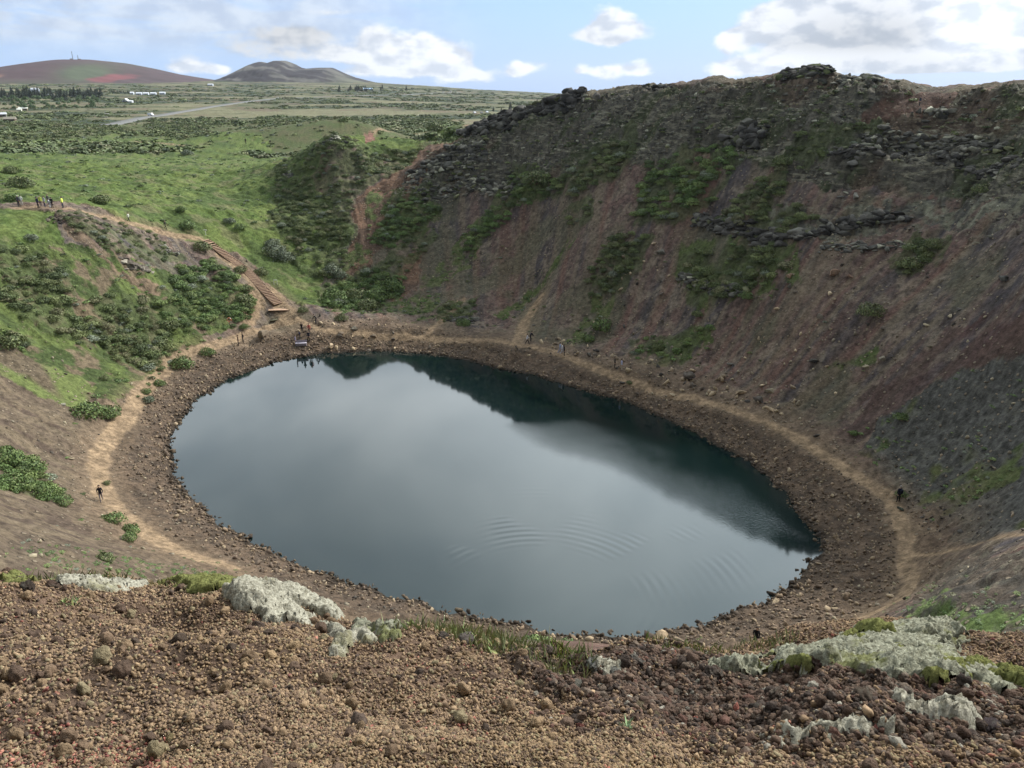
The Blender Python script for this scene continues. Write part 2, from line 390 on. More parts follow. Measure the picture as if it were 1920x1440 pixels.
def rock_variant(base, seed, lump=.35, cuts=5, fine=.1):
    r = np.random.default_rng(seed); V = base[0].copy()
    V = V * (1 + lump * .6 * n3(V, 1.1, seed))[:, None]
    for _ in range(cuts + 3):
        d = r.normal(size=3); d /= np.linalg.norm(d); h = .32 + .36 * r.random()
        s = V @ d; V = V - np.maximum(s - h, 0)[:, None] * d
    V = V * (1 + fine * n3(V, 5.5, seed + 5))[:, None] + r.normal(size=V.shape) * fine * .22
    V = V / np.abs(V).max() * np.array([1, .6 + .4 * r.random(), .45 + .4 * r.random()])
    return V.astype(np.float32), base[1]
ROCK1 = [rock_variant(ICO1, 100 + k, .3, 3, .12) for k in range(10)]
ROCK2 = [rock_variant(ICO2, 200 + k, .35, 6, .09) for k in range(12)]
ROCK3 = [rock_variant(ICO3, 300 + k, .4, 8, .10) for k in range(10)]

# ------------------------------------------------------------------ ground: relief and colours
CX, CY = LAKE[:, 0].mean(), LAKE[:, 1].mean()
azs = np.concatenate([np.linspace(-180, -62, 40)[:-1], np.linspace(-62, -45, 40)[:-1], np.linspace(-45, 45, 1060), np.linspace(45, 62, 40)[1:], np.linspace(62, 180, 40)[1:]])
rs = np.concatenate([np.exp(np.linspace(math.log(.2), math.log(8), 270))[:-1], np.exp(np.linspace(math.log(8), math.log(44), 170))[:-1], np.arange(44, 215, .26), np.exp(np.linspace(math.log(215), math.log(6000), 330))[1:]])
GA, GR = np.meshgrid(np.radians(azs), rs, indexing='ij')
gx = (np.sin(GA) * GR).ravel(); gy = (np.cos(GA) * GR).ravel(); gr = GR.ravel(); gaz = np.degrees(GA).ravel()
BZ = base_z(gx, gy); SD = lake_sd(gx, gy); GZ = shore(BZ, SD)
phi = np.arctan2(gy - CY, gx - CX); rho = np.hypot(gx - CX, gy - CY)
warp = lambda s, a, sd: (fbm(gx * s, gy * s, 3, sd) - .5) * 2 * a
WX = gx + warp(.12, 3.0, 11) + warp(.7, .8, 12); WY = gy + warp(.12, 3.0, 13) + warp(.7, .8, 14)
_sel = (gr > 12) & (gr < 520) & (np.abs(gaz) < 46)
def pmask(P, r0=12.0, soft=True, near=False):
    """1 inside a patch of ground traced as photo points, ragged edged"""
    Q = hitpoly(P, r0); m = np.zeros(gx.shape, np.float32)
    s = _sel if not near else (gr < 14)
    if near: m[s] = in_poly(gx[s] + (WX[s] - gx[s]) * .05, gy[s] + (WY[s] - gy[s]) * .05, Q)
    else: m[s] = in_poly(WX[s], WY[s], Q)
    return m
nz = {}
def NZ(s, o=4, sd=0):
    k = (s, o, sd)
    if k not in nz: nz[k] = fbm(gx * s, gy * s, o, sd)
    return nz[k]
streak = .5 * vnoise(phi * 26 + rho * .015, rho * .05 + 3) + .3 * vnoise(phi * 70, rho * .07) + .2 * vnoise(phi * 170, rho * .12)
TT = phi * 75.0                                         # metres along the contour
wT = TT + (NZ(.1, 3, 6) - .5) * 14; wR = rho + (NZ(.12, 3, 7) - .5) * 10
# patches (photo points)
GRASS = [(-300,300),(0,268),(200,255),(480,248),(640,268),(570,330),(650,430),(610,520),(620,575),(545,578),(480,500),(412,470),(375,446),(310,425),(240,412),(180,388),(120,378),(60,378),(0,388),(-300,388)]
STRIP = [(-300,215),(0,228),(300,226),(620,222),(870,220),(880,245),(860,262),(700,266),(480,262),(0,275),(-300,300)]
MEADOW = [(630,264),(700,250),(860,235),(880,250),(850,262),(790,285),(720,300),(650,290)]
LGRASS = [(-300,370),(0,388),(70,392),(110,400),(95,420),(120,470),(60,460),(0,450),(-300,440)]
LGREEN = [(-300,440),(0,450),(120,470),(170,480),(300,500),(470,540),(475,590),(440,622),(335,662),(312,700),(262,742),(225,770),(180,750),(100,690),(0,640),(-300,600)]
LMIX = [(-300,600),(0,640),(100,690),(180,740),(150,770),(60,740),(0,720),(-300,700)]
GULLY = [(112,425),(150,440),(215,500),(330,545),(300,560),(240,520),(170,480),(125,455)]
GULLY2 = [(60,480),(110,500),(150,560),(200,590),(260,640),(240,655),(180,625),(140,590),(110,540)]
CRAG = [(800,300),(870,255),(950,220),(1085,183),(1200,166),(1300,156),(1460,148),(1530,134),(1600,148),(1700,162),(1920,158),(2200,160),(2200,420),(1920,372),(1700,345),(1560,345),(1440,305),(1290,290),(1180,320),(1060,305),(1000,350),(880,355),(820,380),(760,385),(735,420),(725,400),(760,345)]
REDTOP = [(1640,200),(1700,165),(1800,168),(1780,215),(1700,230),(1640,240),(1600,235)]
CRAG2 = [(1430,380),(1560,380),(1760,370),(1920,375),(2100,400),(2100,470),(1900,440),(1760,430),(1560,455),(1440,440)]
REDR = [(1920,500),(2200,330),(2200,560),(1920,640),(1780,700),(1600,800),(1560,830),(1540,810),(1640,740),(1780,620)]
DARKR = [(1600,800),(1780,705),(1920,640),(2200,540),(2200,960),(1920,985),(1740,1005),(1700,960),(1640,900),(1590,850)]
SIDEP = [(1700,1035),(1760,1025),(1920,995),(2200,960),(2200,985),(1920,1012),(1790,1042),(1700,1050)]
LOWR = [(1700,1100),(1740,1060),(1920,1020),(2200,990),(2200,1190),(1920,1210),(1750,1190),(1640,1160)]
LOWRG = [(1680,1140),(1750,1120),(1800,1130),(1920,1110),(2200,1100),(2200,1170),(1920,1175),(1700,1165)]
CHUTE = [(830,268),(868,258),(812,315),(770,380),(742,430),(705,480),(700,520),(650,520),(655,450),(665,400),(690,345),(750,318)]
CHUTE2 = [(760,480),(800,470),(790,540),(750,580),(735,585),(745,540)]
GSTR = [[(1030,308),(1045,345),(965,405),(905,455),(850,520),(800,590),(765,590),(800,520),(860,440),(930,370)], [(790,560),(830,545),(810,600),(780,600)],
        [(1000,520),(1060,440),(1075,450),(1010,540),(960,600),(930,600)], [(1100,560),(1140,560),(1090,650),(1050,650)], [(1230,640),(1340,600),(1360,640),(1260,680),(1220,670)],
        [(1290,450),(1500,460),(1520,520),(1450,560),(1300,570),(1270,520)], [(1620,800),(1660,790),(1660,850),(1620,860)], [(1730,920),(1900,850),(1920,900),(1800,960),(1730,990)], [(1560,700),(1640,660),(1640,690),(1590,720)],
        [(640,440),(700,470),(690,520),(765,520),(770,590),(600,585),(600,500)], [(700,350),(830,370),(830,410),(740,470),(690,450)]]
THK = {  # thickets: (points, shrubs per 100 m2, size, colour)
 'knoll': ([(520,310),(570,285),(625,258),(705,272),(700,330),(665,380),(655,440),(640,510),(610,480),(560,430),(520,370)], 11, (.8,1.7), 0),
 'meadowedge': ([(660,300),(720,285),(790,280),(770,310),(740,325),(690,330)], 16, (1.2,2.2), 0),
 'w2': ([(745,375),(825,368),(822,400),(765,440),(735,465),(690,455)], 20, (1.0,2.1), 1),
 'w3': ([(955,330),(1035,306),(1045,345),(965,400),(925,440),(870,485),(885,430)], 20, (1.0,2.2), 1),
 'w4': ([(1040,345),(1090,300),(1170,268),(1190,290),(1150,340),(1090,368),(1050,368)], 18, (1.1,2.3), 0),
 'w5': ([(1215,310),(1290,277),(1375,268),(1375,310),(1340,375),(1240,415),(1190,410),(1205,345)], 22, (1.1,2.4), 1),
 'w6': ([(1375,375),(1440,312),(1490,290),(1485,350),(1450,380),(1505,400),(1515,432),(1440,445),(1350,420),(1350,392)], 20, (1.0,2.2), 0),
 'w7': ([(1110,485),(1150,440),(1215,440),(1195,490),(1150,550),(1100,562)], 22, (1.0,2.1), 0),
 'w8': ([(1280,485),(1350,452),(1465,462),(1480,505),(1440,540),(1330,560),(1280,545)], 20, (1.0,2.2), 0),
 'w9': ([(1060,402),(1112,380),(1102,412),(1072,424)], 24, (.9,1.8), 0),
 'w12': ([(610,535),(690,508),(768,520),(742,560),(700,578),(615,578)], 26, (1.0,2.2), 1),
 'w13': ([(825,575),(890,560),(892,600),(830,602)], 18, (.8,1.6), 0),
 'w14': ([(1500,255),(1640,240),(1640,265),(1560,300),(1450,290)], 12, (.8,1.8), 0),
 'w15': ([(1680,490),(1720,445),(1770,440),(1760,480),(1700,510)], 20, (.9,1.8), 0),
 'w16': ([(1180,640),(1330,600),(1350,625),(1250,680),(1200,680)], 8, (.7,1.5), 1),
 'w17': ([(780,420),(830,430),(700,560),(690,520)], 6, (.7,1.5), 0),
 'l1': ([(0,455),(60,470),(130,520),(140,600),(260,630),(315,650),(312,695),(250,690),(150,650),(80,620),(0,580)], 18, (1.0,2.2), 0),
 'l2': ([(105,405),(200,408),(290,440),(330,470),(300,495),(220,480),(150,445)], 12, (.6,1.3), 0),
 'l3': ([(330,505),(400,488),(452,535),(472,560),(470,592),(410,622),(350,625),(300,600),(290,560)], 22, (1.0,2.1), 1),
 'l4': ([(170,545),(290,560),(330,605),(300,645),(225,620),(175,590)], 16, (1.0,2.0), 0),
 'l5': ([(0,622),(50,628),(62,650),(20,655),(0,650)], 22, (1.0,1.8), 0),
 'l7': ([(0,842),(50,857),(95,900),(50,897),(0,882)], 40, (.9,1.6), 1),
 'l8': ([(0,897),(60,907),(115,925),(110,945),(60,930),(0,918)], 40, (.9,1.6), 1),
 'strip1': ([(270,232),(400,228),(400,255),(330,262),(280,250)], 9, (1.2,2.6), 0),
 'strip2': ([(480,222),(640,222),(760,222),(860,224),(800,236),(640,236),(500,238)], 7, (1.3,2.6), 0),
 'strip3': ([(0,232),(200,232),(260,245),(120,262),(0,258)], 5, (1.2,2.4), 0),
 'bowl1': ([(520,330),(560,350),(640,440),(600,520),(560,480),(500,400)], 9, (.8,1.8), 0),
}
PATHS = [([(545,582),(520,605),(495,615),(460,625),(400,648),(330,668),(300,700),(262,740),(232,790),(200,825),(186,850),(184,880),(196,925),(225,960),(275,1000),(340,1035),(430,1062)], .95),
         ([(545,590),(600,618),(700,628),(800,632),(870,636),(950,640),(1000,650),(1050,662),(1110,686),(1180,712),(1240,735),(1300,744),(1370,765),(1440,790),(1500,822),(1560,862),(1620,900),(1665,930),(1686,965),(1700,1010),(1698,1050),(1712,1085),(1690,1120),(1620,1155),(1540,1185),(1450,1215)], .62),
         ([(375,446),(300,432),(240,416),(170,398),(120,392),(30,388)], .7), ([(1700,1035),(1790,1028),(1920,998),(2100,965)], .25),
         ([(460,600),(480,560),(478,530),(450,500),(420,480)], 1.4), ([(800,632),(830,600),(870,560)], .5), ([(1010,560),(985,600),(970,640)], 1.0),
         ([(700,250),(820,245),(876,238)], .5), ([(250,265),(330,272),(380,280)], .8), ([(545,600),(520,560),(500,540)], 1.5)]
PATHW = [(hitpoly(p), w) for p, w in PATHS]

c_ = np.empty((len(gx), 3), np.float32)
def mixin(m, colr, colr2=None, n=None):
    global c_
    k = np.clip(m, 0, 1).astype(np.float32)[:, None]
    if colr2 is None: tgt = colr[None]
    else: tgt = colr[None] * (1 - n[:, None]) + colr2[None] * n[:, None]
    c_ = c_ * (1 - k) + tgt * k
n1 = sstep(NZ(.35, 4, 1), .35, .65); n2 = sstep(NZ(1.3, 4, 2), .3, .7); n4 = sstep(NZ(.08, 4, 4), .35, .65); nf = sstep(NZ(4.0, 3, 5), .3, .7)
st = sstep(streak, .3, .7).astype(np.float32)
# crater walls: dark brown and purple-brown scree in streaks down the slope
c_[:] = lin(88, 73, 69); mixin(st * .9, lin(104, 77, 71)); mixin(sstep(1 - streak, .45, .75), lin(70, 65, 67)); mixin(n2 * .3, lin(112, 95, 84)); mixin(sstep(NZ(.9, 5, 9), .52, .62) * .5, lin(128, 112, 92)); mixin(sstep(NZ(1.6, 4, 19), .56, .64) * .5, lin(56, 50, 48))
mixin(sstep(vnoise(phi * 40 + 9, rho * .03), .62, .85) * .6, lin(112, 76, 64)); mixin(sstep(vnoise(phi * 60 + 4, rho * .06), .6, .85) * .6, lin(112, 96, 76)); mixin(sstep(NZ(.15, 4, 8), .52, .66) * .6, lin(84, 82, 60)); c_ *= 1.24
# the plain outside
plain = sstep(gr, 215, 245)
farx = fbm(gx * .012, gy * .02, 5, 21); farx2 = fbm(gx * .05, gy * .06, 4, 22)
pc = np.zeros(c_.shape, np.float32) + lin(92, 94, 62)
def mx(a, k, b): return a * (1 - k[:, None]) + b[None] * k[:, None]
pc = mx(pc, sstep(farx2, .42, .6), lin(70, 80, 52)); pc = mx(pc, sstep(farx, .5, .58), lin(60, 72, 52)); pc = mx(pc, sstep(1 - farx, .52, .66) * .8, lin(124, 118, 82))
pc = mx(pc, sstep(fbm(gx * .03 + 9, gy * .05, 4, 23), .58, .66) * .7, lin(112, 92, 72))
pk = (plain)[:, None].astype(np.float32); c_ = c_ * (1 - pk) + pc * pk
m_strip = pmask(STRIP); mixin(m_strip, lin(78, 90, 46), lin(90, 90, 56), n1)
m_grass = np.maximum.reduce([pmask(GRASS), pmask(MEADOW), pmask(LGRASS)]); mixin(m_grass, lin(78, 98, 38), lin(98, 112, 48), n1 * .6 + n2 * .4)
mixin(m_grass * sstep(NZ(.18, 4, 31), .5, .64) * .75, lin(66, 84, 38)); mixin(m_grass * sstep(NZ(.3, 4, 32), .6, .7) * .6, lin(112, 108, 66))
m_lg = pmask(LGREEN); mixin(m_lg, lin(66, 80, 38), lin(90, 104, 46), n1); mixin(m_lg * sstep(NZ(.5, 4, 33), .56, .66), lin(112, 94, 70))
m_lm = pmask(LMIX)
leftside = ((gaz < -20) & (gr > 30) & (gr < 118)).astype(np.float32) * (1 - np.maximum(m_lg, m_grass))
mixin(leftside, lin(112, 94, 74), lin(92, 74, 62), st); mixin(leftside * sstep(NZ(.8, 5, 54), .5, .62) * .5, lin(126, 106, 80))
mixin(m_lm, lin(102, 86, 66)); mixin(m_lm * sstep(vnoise(gx * .25 + gy * .4, gy * .08 - gx * .05), .5, .7), lin(98, 110, 52))
for g_, k_ in ((GULLY, .95), (GULLY2, .85)): mixin(pmask(g_) * k_, lin(128, 102, 78), lin(108, 88, 70), n2)
m_crag = pmask(CRAG); mixin(m_crag, lin(80, 76, 68), lin(100, 94, 84), n2)
cn = lambda a, b_, o, sd: fbm(wT * a, wR * b_, o, sd)
0; mixin(m_crag * sstep(cn(.16, .5, 5, 42), .5, .64) * .85, lin(68, 76, 48)); mixin(m_crag * sstep(cn(.06, .2, 4, 43), .58, .68) * .8, lin(98, 78, 64)); 0
m_crag2 = pmask(CRAG2); mixin(m_crag2 * sstep(cn(.2, .9, 4, 44), .5, .6), lin(82, 80, 76), lin(128, 126, 104), n2)
m_red = pmask(REDTOP); mixin(m_red, lin(112, 78, 62), lin(92, 68, 58), n1)
m_redr = pmask(REDR); mixin(m_redr * sstep(streak + (NZ(.25, 4, 53) - .5) * .8, .22, .5) * .8, lin(98, 66, 62), lin(84, 66, 62), st)
m_dark = pmask(DARKR); mixin(m_dark, lin(72, 70, 68), lin(96, 94, 90), nf); mixin(m_dark * sstep(NZ(.22, 4, 46), .58, .68), lin(82, 88, 44))
m_lowr = pmask(LOWR); mixin(m_lowr, lin(96, 80, 68), lin(82, 76, 70), n2)
m_lowrg = pmask(LOWRG); mixin(m_lowrg * sstep(NZ(.9, 4, 48), .4, .55), lin(92, 112, 50)); 0
for g_ in (CHUTE, CHUTE2): mixin(pmask(g_), lin(122, 88, 66), lin(98, 74, 60), n1)
for g_ in GSTR: mixin(pmask(g_) * sstep(NZ(.7, 4, 49), .38, .58), lin(78, 92, 44), lin(92, 98, 56), n2)
thk = np.zeros(gx.shape, np.float32); THKW = {}
for k_, v_ in THK.items():
    Q = hitpoly(v_[0]); THKW[k_] = Q; t_ = np.zeros(gx.shape, np.float32); t_[_sel] = in_poly(WX[_sel], WY[_sel], Q); thk = np.maximum(thk, t_)
mixin(thk * sstep(NZ(.6, 3, 50), .25, .5) * .7, lin(78, 88, 50))
# bench, beach and shallow bed
bench = sstep(SD, 12, 7) * sstep(BZ, -34.6, -35.8) * (1 - m_lg)
mixin(bench * .85, lin(124, 100, 78), lin(104, 84, 68), n1)
southbank = sstep(SD, 14, 7) * (gy < 62) * (gr > 30); mixin(southbank, lin(104, 82, 64), lin(124, 100, 76), n2)
mixin(sstep(SD, 7, 4.5), lin(106, 84, 66), lin(86, 70, 58), n2)
mixin(sstep(SD, 1.0, .3), lin(66, 54, 44)); mixin(sstep(SD, -.3, -5), lin(24, 34, 30))
pd_all = np.full(gx.shape, 99.0)
for Q, w in PATHW:
    b = (gx > Q[:, 0].min() - 5) & (gx < Q[:, 0].max() + 5) & (gy > Q[:, 1].min() - 5) & (gy < Q[:, 1].max() + 5) & (gr > 12)
    pd_all[b] = np.minimum(pd_all[b], seg_dist(gx[b], gy[b], Q) / w)
pd_w = pd_all + (NZ(1.0, 3, 51) - .5) * .9
mixin(sstep(pd_w, 3.4, 1.3) * .28, lin(136, 110, 82)); mixin(sstep(pd_w, 1.25, .75) * .92, lin(162, 130, 94), lin(140, 112, 82), n2)
PLAT = hitpoly([(36,386),(70,380),(118,381),(132,388),(110,395),(60,396)]); b = in_poly(gx, gy, PLAT) & (gr < 140); mixin(b * 1.0, lin(146, 92, 74))
RP = hitpoly([(682,252),(700,250),(704,262),(684,268)]); mixin(in_poly(gx, gy, RP) * .9, lin(140, 88, 78))
# road across the plain
ROAD = hitpoly([(120,255),(200,236),(262,222),(330,212),(400,200),(470,190),(520,185),(620,182),(760,178),(860,173)], 230)
rdd = np.full(gx.shape, 99.0); b = (gr > 240) & (gr < 3000) & (np.abs(gaz) < 45); rdd[b] = seg_dist(gx[b], gy[b], ROAD)
# foreground scoria
fgm = sstep(gr, 13, 9); mixin(fgm, lin(112, 84, 64), lin(92, 70, 56), n2)
LAVAP = [(960,1245),(1080,1238),(1160,1222),(1250,1222),(1400,1262),(1600,1262),(1700,1275),(1920,1300),(2100,1310),(2100,1400),(1920,1398),(1700,1402),(1450,1402),(1300,1360),(1150,1335),(1020,1300)]
LAVQ = np.array([(lambda q: q)(hit(a_, b_, 1.2)) for a_, b_ in LAVAP])
_nr = (gr < 14) & (gr > 1); lav = np.zeros(gx.shape, np.float32); lav[_nr] = in_poly(gx[_nr] + (NZ(1.5, 3, 61)[_nr] - .5) * .5, gy[_nr] + (NZ(1.5, 3, 62)[_nr] - .5) * .5, LAVQ)
mixin(lav, lin(92,72,62), lin(108,86,72), nf)
c_ *= (.86 + .28 * NZ(2.2, 3, 60))[:, None]
# relief
H = np.zeros(gx.shape)
mid_ = sstep(gr, 14, 30) * (1 - plain)
crg = np.maximum(m_crag, m_crag2 * .6) * (1 - m_red * .8)
lake_k = sstep(SD, 1.0, 6.0)
soft = np.clip(1 - crg, 0, 1)
H += mid_ * lake_k * soft * ((NZ(.22, 4, 71) - .5) * 1.3 + (NZ(1.0, 3, 72) - .5) * .42) * (1 - .8 * sstep(pd_all, 3, 1))
H += mid_ * lake_k * (streak - .5) * 1.1 * sstep(rho, 50, 62) * (1 - m_grass)
H += m_grass * ((NZ(.5, 3, 73) - .5) * .9) + thk * ((NZ(.6, 3, 74) - .3) * .9)
H += crg * ((ridged(wT * .07, wR * .16, 4, 3) - .5) * 1.9 + (ridged(wT * .3, wR * .7, 3, 4) - .45) * 1.3 + (ridged(wT * .9, wR * 1.7, 3, 14) - .45) * 1.0 + (NZ(2.2, 2, 75) - .5) * .5) * sstep(gr, 60, 100)
H += m_dark * (NZ(2.0, 3, 76) - .5) * .7 + (m_lowr) * (NZ(1.2, 4, 77) - .5) * .9
led = BZ + (NZ(.08, 3, 78) - .5) * 7
H += (m_crag + m_crag2 * .7) * (np.abs(((led / 5.0) % 1) - .5) - .25) * 1.5 * sstep(gr, 60, 100) * (1 - m_red)
H = H * 1.0 + plain * ((fbm(gx * .03, gy * .03, 4, 80) - .5) * 3.0 * sstep(gr, 230, 400) + (farx2 > .52) * (fbm(gx * .3, gy * .3, 3, 81)) * .8) * (1 - sstep(rdd, 14, 6) * .9)
H += sstep(pd_all, 2.2, .9) * -.12 * (gr > 12)
H += lav * ((ridged(gx * 1.5, gy * 1.5, 3, 63) - .55) * .20 + (ridged(gx * 4.5, gy * 4.5, 3, 64) - .5) * .09)
H += fgm * sstep(gr, .2, 1.5) * ((NZ(1.1, 4, 82) - .5) * .30 + (NZ(5, 3, 83) - .5) * .09 + (NZ(2.6, 3, 84) - .5) * .14 * sstep(gr, 1, 2.5))
GZ = GZ + H * np.where(SD < 0, .15, 1)
GZ = np.where(SD > .25, np.maximum(GZ, LAKE_Z + .03 + .1 * np.clip(SD, 0, 1)), np.where(SD < 0, np.minimum(GZ, LAKE_Z - .02 + .3 * SD), GZ))
na, nr = GA.shape; idx = np.arange(na * nr).reshape(na, nr)
Fq = np.stack([idx[:-1, :-1], idx[:-1, 1:], idx[1:, 1:], idx[1:, :-1]], -1).reshape(-1, 4)
def ground_mat():
    m = bpy.data.materials.new('ground'); m.use_nodes = True; t = m.node_tree; b = t.nodes['Principled BSDF']
    b.inputs['Roughness'].default_value = .92; b.inputs['Specular IOR Level'].default_value = .12
    lk = t.links.new; nw = t.nodes.new
    tcn = nw('ShaderNodeTexCoord'); a = nw('ShaderNodeAttribute'); a.attribute_name = 'Col'
    def ns(scale, det, ro=.6):
        n = nw('ShaderNodeTexNoise'); n.inputs['Scale'].default_value = scale; n.inputs['Detail'].default_value = det; n.inputs['Roughness'].default_value = ro
        lk(tcn.outputs['Object'], n.inputs['Vector']); return n.outputs['Fac']
    def mr(x, a0, a1, b0, b1):
        n = nw('ShaderNodeMapRange'); lk(x, n.inputs[0])
        for i, v in enumerate((a0, a1, b0, b1)): n.inputs[i + 1].default_value = v
        return n.outputs[0]
    n_a = ns(1.6, 8, .72); n_b = ns(.35, 3)
    f = mr(n_a, .32, .68, .42, 1.6)
    s = nw('ShaderNodeVectorMath'); s.operation = 'SCALE'; lk(a.outputs['Color'], s.inputs[0]); lk(f, s.inputs['Scale'])
    # small pale and dark stones in the soil
    vo = nw('ShaderNodeTexVoronoi'); vo.inputs['Scale'].default_value = 1.9; lk(tcn.outputs['Object'], vo.inputs['Vector'])
    sepc = nw('ShaderNodeSeparateColor'); lk(vo.outputs['Color'], sepc.inputs[0])
    mm_ = nw('ShaderNodeMath'); mm_.operation = 'MULTIPLY'; lk(mr(vo.outputs['Distance'], .34, .22, 0, 1), mm_.inputs[0]); lk(mr(sepc.outputs[0], .74, .80, 0, 1), mm_.inputs[1])
    at2 = nw('ShaderNodeAttribute'); at2.attribute_name = 'Stone'
    m3 = nw('ShaderNodeMath'); m3.operation = 'MULTIPLY'; lk(mm_.outputs[0], m3.inputs[0]); lk(at2.outputs['Fac'], m3.inputs[1])
    mx_ = nw('ShaderNodeMix'); mx_.data_type = 'RGBA'; lk(m3.outputs[0], mx_.inputs[0]); lk(s.outputs[0], mx_.inputs[6]); mx_.inputs[7].default_value = (.27, .22, .155, 1)
    at3 = nw('ShaderNodeAttribute'); at3.attribute_name = 'Crag'; mp = nw('ShaderNodeMapping'); mp.inputs['Scale'].default_value = (.8, .8, 3.0); lk(tcn.outputs['Object'], mp.inputs['Vector'])
    def nm(scale, det, ro):
        n = nw('ShaderNodeTexNoise'); n.inputs['Scale'].default_value = scale; n.inputs['Detail'].default_value = det; n.inputs['Roughness'].default_value = ro; n.inputs['Distortion'].default_value = .5
        lk(mp.outputs[0], n.inputs['Vector']); return n.outputs['Fac']
    def mul(a_, c_2):
        n = nw('ShaderNodeMath'); n.operation = 'MULTIPLY'; lk(a_, n.inputs[0])
        if isinstance(c_2, float): n.inputs[1].default_value = c_2
        else: lk(c_2, n.inputs[1])
        return n.outputs[0]
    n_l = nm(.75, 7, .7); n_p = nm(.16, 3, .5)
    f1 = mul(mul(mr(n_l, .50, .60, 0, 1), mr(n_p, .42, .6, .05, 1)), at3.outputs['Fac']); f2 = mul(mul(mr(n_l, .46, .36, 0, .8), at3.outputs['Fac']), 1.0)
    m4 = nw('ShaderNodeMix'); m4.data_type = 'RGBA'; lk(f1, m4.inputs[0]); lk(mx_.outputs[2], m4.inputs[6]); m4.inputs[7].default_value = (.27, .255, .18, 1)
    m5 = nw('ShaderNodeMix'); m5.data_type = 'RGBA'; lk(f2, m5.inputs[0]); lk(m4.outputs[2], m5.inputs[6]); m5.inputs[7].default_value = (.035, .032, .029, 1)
    lk(m5.outputs[2], b.inputs['Base Color'])
    ad = nw('ShaderNodeMath'); ad.operation = 'ADD'; lk(ns(2.5, 8, .7), ad.inputs[0]); lk(m3.outputs[0], ad.inputs[1])
    bp = nw('ShaderNodeBump'); bp.inputs['Distance'].default_value = .30; bp.inputs['Strength'].default_value = .9; lk(ad.outputs[0], bp.inputs['Height']); lk(bp.outputs[0], b.inputs['Normal'])
    return m
GM = ground_mat()
ground = mesh_np('ground', np.stack([gx, gy, GZ], -1), Fq, c_, GM, smooth=True)
tag(ground, kind='structure')
stn = np.clip(1 - np.maximum.reduce([m_grass, m_lg * .7, thk, m_strip * .8]) - sstep(pd_w, 1.4, .8) * .7, 0, 1) * (gr > 14) * (gr < 215) * .95
cgm = np.clip(m_crag * (1 - m_red * .8) + m_crag2 * .7 + m_lowr * .35 + m_dark * .25, 0, 1) * (1 - thk * .7)
sb = ground.data.attributes.new('Crag', 'FLOAT', 'POINT'); sb.data.foreach_set('value', cgm.astype(np.float32))
sa = ground.data.attributes.new('Stone', 'FLOAT', 'POINT'); sa.data.foreach_set('value', stn.astype(np.float32))
ZG = GZ.reshape(na, nr); 
def gz(x, y):
    """height of the finished ground"""
    x = np.asarray(x, float); y = np.asarray(y, float)
    r = np.hypot(x, y); az = np.degrees(np.arctan2(x, y))
    u = np.interp(az, azs, np.arange(len(azs))); v = np.interp(r, rs, np.arange(len(rs)))
    u = np.clip(u, 0, na - 1.001); v = np.clip(v, 0, nr - 1.001); i = u.astype(int); j = v.astype(int); fu = u - i; fv = v - j
    return (ZG[i, j] * (1 - fu) + ZG[i + 1, j] * fu) * (1 - fv) + (ZG[i, j + 1] * (1 - fu) + ZG[i + 1, j + 1] * fu) * fv
def hitg(px, py, r0=12.0, r1=4000):
    x, y, z = pix_dir(px, py); h = math.hypot(x, y); x /= h; y /= h; z /= h
    r = np.exp(np.linspace(math.log(r0), math.log(r1), 4000)); g = gz(x * r, y * r)
    b = np.nonzero(z * r < g)[0]; rr = r[b[0]] if len(b) else r[-1]
    return x * rr, y * rr, float(gz(x * rr, y * rr))
def slope_n(x, y, e=.6):
    dx = (gz(x + e, y) - gz(x - e, y)) / (2 * e); dy = (gz(x, y + e) - gz(x, y - e)) / (2 * e)
    n = np.stack([-dx, -dy, np.ones_like(dx)], -1); return n / np.linalg.norm(n, axis=-1, keepdims=True)

# ------------------------------------------------------------------ lake
def lake_mat():
    m = bpy.data.materials.new('lake_water'); m.use_nodes = True; t = m.node_tree; b = t.nodes['Principled BSDF']; lk = t.links.new; nw = t.nodes.new
    b.inputs['Base Color'].default_value = (.003, .011, .011, 1); b.inputs['Roughness'].default_value = .045; b.inputs['IOR'].default_value = 1.70; b.inputs['Specular Tint'].default_value = (.88, 1, 1, 1)
    b.inputs['Specular IOR Level'].default_value = .5
    tcn = nw('ShaderNodeTexCoord'); ge = nw('ShaderNodeAttribute'); ge.attribute_name = 'Ruffle'
    ar = nw('ShaderNodeAttribute'); ar.attribute_name = 'Ring'
    wv_ = nw('ShaderNodeTexWave'); wv_.wave_type = 'RINGS'; wv_.rings_direction = 'Z'; wv_.inputs['Scale'].default_value = .36; wv_.inputs['Distortion'].default_value = .6
    wv_.inputs['Detail'].default_value = 1.5; wv_.inputs['Detail Scale'].default_value = .4; lk(tcn.outputs['Object'], wv_.inputs['Vector'])
    w2 = nw('ShaderNodeMath'); w2.operation = 'MULTIPLY'; lk(wv_.outputs['Fac'], w2.inputs[0]); lk(ar.outputs['Fac'], w2.inputs[1])
    b1 = nw('ShaderNodeBump'); b1.inputs['Distance'].default_value = .009; lk(w2.outputs[0], b1.inputs['Height'])
    nn = nw('ShaderNodeTexNoise'); nn.inputs['Scale'].default_value = 5.0; nn.inputs['Detail'].default_value = 4; lk(tcn.outputs['Object'], nn.inputs['Vector'])
    n2_ = nw('ShaderNodeMath'); n2_.operation = 'MULTIPLY'; lk(nn.outputs['Fac'], n2_.inputs[0]); lk(ge.outputs['Fac'], n2_.inputs[1])
    b2 = nw('ShaderNodeBump'); b2.inputs['Distance'].default_value = .02; lk(n2_.outputs[0], b2.inputs['Height']); lk(b1.outputs[0], b2.inputs['Normal'])
    lk(b2.outputs[0], b.inputs['Normal']); return m
ring_c = PZ(1010, 1125, LAKE_Z)
